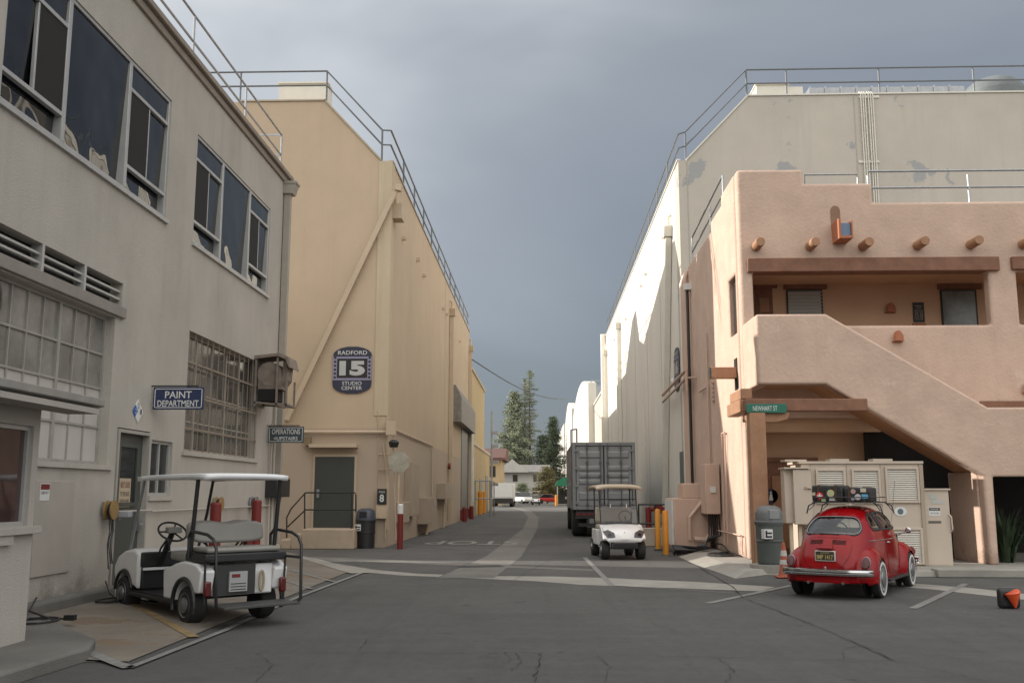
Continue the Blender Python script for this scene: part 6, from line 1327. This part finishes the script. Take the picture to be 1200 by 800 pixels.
def farcar(label,px,py,rz,paint,suv=False):
    c=oG(px,py); t=thing('parked_car',label,'car',(c.x,c.y,0),rz,group='parked cars at the end of the street'); h=1.0 if suv else .86; k=1.7 if suv else 1.42
    pf=[(-2.1,.35),(-2.15,.7),(-2.0,h),(2.0 if 0 else 1.0,h),(1.9,h-.1),(2.15,.65),(2.1,.35)]
    m=MB(); m.prism(pf,'y',-.86,.86); m.build('body',paint,t,local=True,bevel=.08,seg=2); m=MB(); m.prism([(-1.8 if suv else -1.6,h),(-1.5 if suv else -1.0,k),(.3,k),(.95,h)],'y',-.74,.74); m.build('cabin',GLD,t,local=True,bevel=.08); m=MB(); m.box(-1.4 if suv else -.95,.28,-.66,.66,k,k+.03); m.build('roof',paint,t,local=True,bevel=.01)
    for x in (-1.3,1.3):
        for s_ in (1,-1): m=MB(); m.lathe([(.2,-.1),(.31,-.1),(.33,0),(.31,.1),(.2,.1)],(x,s_*.8,.33),'y',18); m.build('wheel',RUB,t,local=True)
    m=MB(); [m.box(2.12,2.17,s_*.5,s_*.75,.62,.74) for s_ in (1,-1)]; m.build('headlamp',SIGNW,t,local=True)
farcar('white parked car between the box truck and the distant cart',613,590,-PI/2+.5,plain('far white paint',(.6,.6,.6),.3),True)
farcar('dark parked car just right of the distant white car',621,589.3,-PI/2+.9,plain('far dark paint',(.03,.03,.035),.3))
farcar('red car parked near the green awning at the end of the street',644,590,.1,plain('far red paint',(.4,.02,.02),.3))
farcar('dull red car parked behind the box truck',606,589.6,.4,plain('far dull red paint',(.2,.05,.04),.4))
# =================================================================== TREES
def foliage_tree(name,label,base,H,Rf,seed,leafc,density=1.0,z0=.12,whorl=1.1,droop=-.1,size=.30,clump=.75,trunkr=.35,barkc=(.12,.09,.06)):
    rnd=random.Random(seed); t=thing(name,label,'tree',base,group='tall conifers at the end of the street')
    bk=mat('bark %.2f'%barkc[0],barkc,.9,.2,2); m=MB(); lean=rnd.uniform(-.01,.01)
    m.tube([(H*lean*k/6*k/6,0,H*k/6) for k in range(7)],[trunkr*(1-.93*k/6) for k in range(7)],8)
    lf=MB(); z=H*z0
    while z<H*.99:
        f_=(z/H-z0)/(1-z0); r0=Rf(f_); nb=max(3,int(rnd.uniform(4,6.5)*density))
        a0=rnd.uniform(0,6.28)
        for b_ in range(nb):
            a=a0+2*PI*b_/nb+rnd.uniform(-.3,.3); r_=r0*rnd.uniform(.6,1.1)
            if rnd.random()<.08: continue
            tip=Vector((math.cos(a)*r_,math.sin(a)*r_,z+r_*(droop+rnd.uniform(-.08,.18)))); st_=Vector((0,0,z))
            m.tube([st_,st_.lerp(tip,.5)+Vector((0,0,-.04*r_)),tip],[.05+.02*r0*.3,.04,.015],4)
            nc=max(2,int(r_/clump*1.9))
            for c_ in range(nc):
                q=st_.lerp(tip,.25+.75*(c_+rnd.random())/nc)
                for l in range(int(32*density)):
                    o_=Vector((rnd.gauss(0,1),rnd.gauss(0,1),rnd.gauss(0,.6)))*clump*.42; p=q+o_
                    s_=size*rnd.uniform(.5,1.2); d1=Vector((rnd.gauss(0,1),rnd.gauss(0,1),rnd.gauss(0,.8))).normalized(); d2=d1.orthogonal().normalized()*.35
                    lf.add([p-d1*s_*.5-d2*s_*.3,p-d2*s_*.5,p+d1*s_*.5,p+d2*s_*.5],[(0,1,2,3)])
        z+=whorl*rnd.uniform(.75,1.2)*(1-.45*f_)
    m.build('trunk',bk,t,local=True); lf.build('crown',leafc,t,local=True,recalc=False)
    return t
def leafm(name,c):
    return mat(name,c,.75,.45,.35)
Yt=200
def tb(px,ptop,Y=Yt): q=oY(px,ptop,Y); return (q.x,Y,0),q.z
b,h=tb(603,457); foliage_tree('conifer_tree','broad pale green conifer with spreading branches left of the tall thin ones',b,h,lambda f:6.8*(1-f)**.85*(.85+.15*math.sin(f*40))+.4,3,leafm('grey green needles',(.20,.22,.14)),1.0,z0=.1,whorl=1.0,size=.55,clump=1.1)
b,h=tb(621,432); foliage_tree('conifer_tree','tallest thin conifer with a bare looking straight trunk',b,h,lambda f:3.0*(1-f)**.35*(.75+.25*math.sin(f*55)),4,leafm('sparse needles',(.17,.19,.12)),.75,z0=.1,whorl=.9,size=.28,clump=.55)
b,h=tb(615,442,204); foliage_tree('conifer_tree','second thin conifer just left of the tallest one',b,h,lambda f:2.5*(1-f)**.4*(.75+.25*math.sin(f*49)),5,leafm('sparse needles',(.095,.12,.065)),.7,z0=.1,whorl=1.0,size=.28,clump=.55)
b,h=tb(648,487,185); foliage_tree('conifer_tree','dark pointed cedar right of the thin conifers',b,h,lambda f:3.3*(1-f)**.7+.2,6,leafm('dark needles',(.05,.07,.038)),1.25,z0=.06,whorl=.7,size=.34,droop=-.15)
b,h=tb(636,508,188); foliage_tree('conifer_tree','lower dark green conifer touching the left side of the cedar',b,h,lambda f:2.9*(1-f)**.5+.2,8,leafm('dark needles',(.05,.07,.038)),1.15,z0=.06,whorl=.8,size=.34)
b,h=tb(641,546,150); t=foliage_tree('broadleaf_tree','small olive brown tree below the dark cedar',b,h,lambda f:1.9*math.sin(PI*min(1,.25+.72*f))+.15,9,leafm('olive leaves',(.12,.105,.035)),1.3,z0=.12,whorl=.5,size=.26,trunkr=.15); t['group']='small trees at the end of the street'
b,h=tb(612,566,158); t=foliage_tree('broadleaf_tree','small bush like tree in front of the white house',b,h,lambda f:1.6*math.sin(PI*min(1,.2+.75*f))+.1,10,leafm('mid green leaves',(.09,.11,.05)),1.0,z0=.12,whorl=.5,size=.26,trunkr=.12); t['group']='small trees at the end of the street'
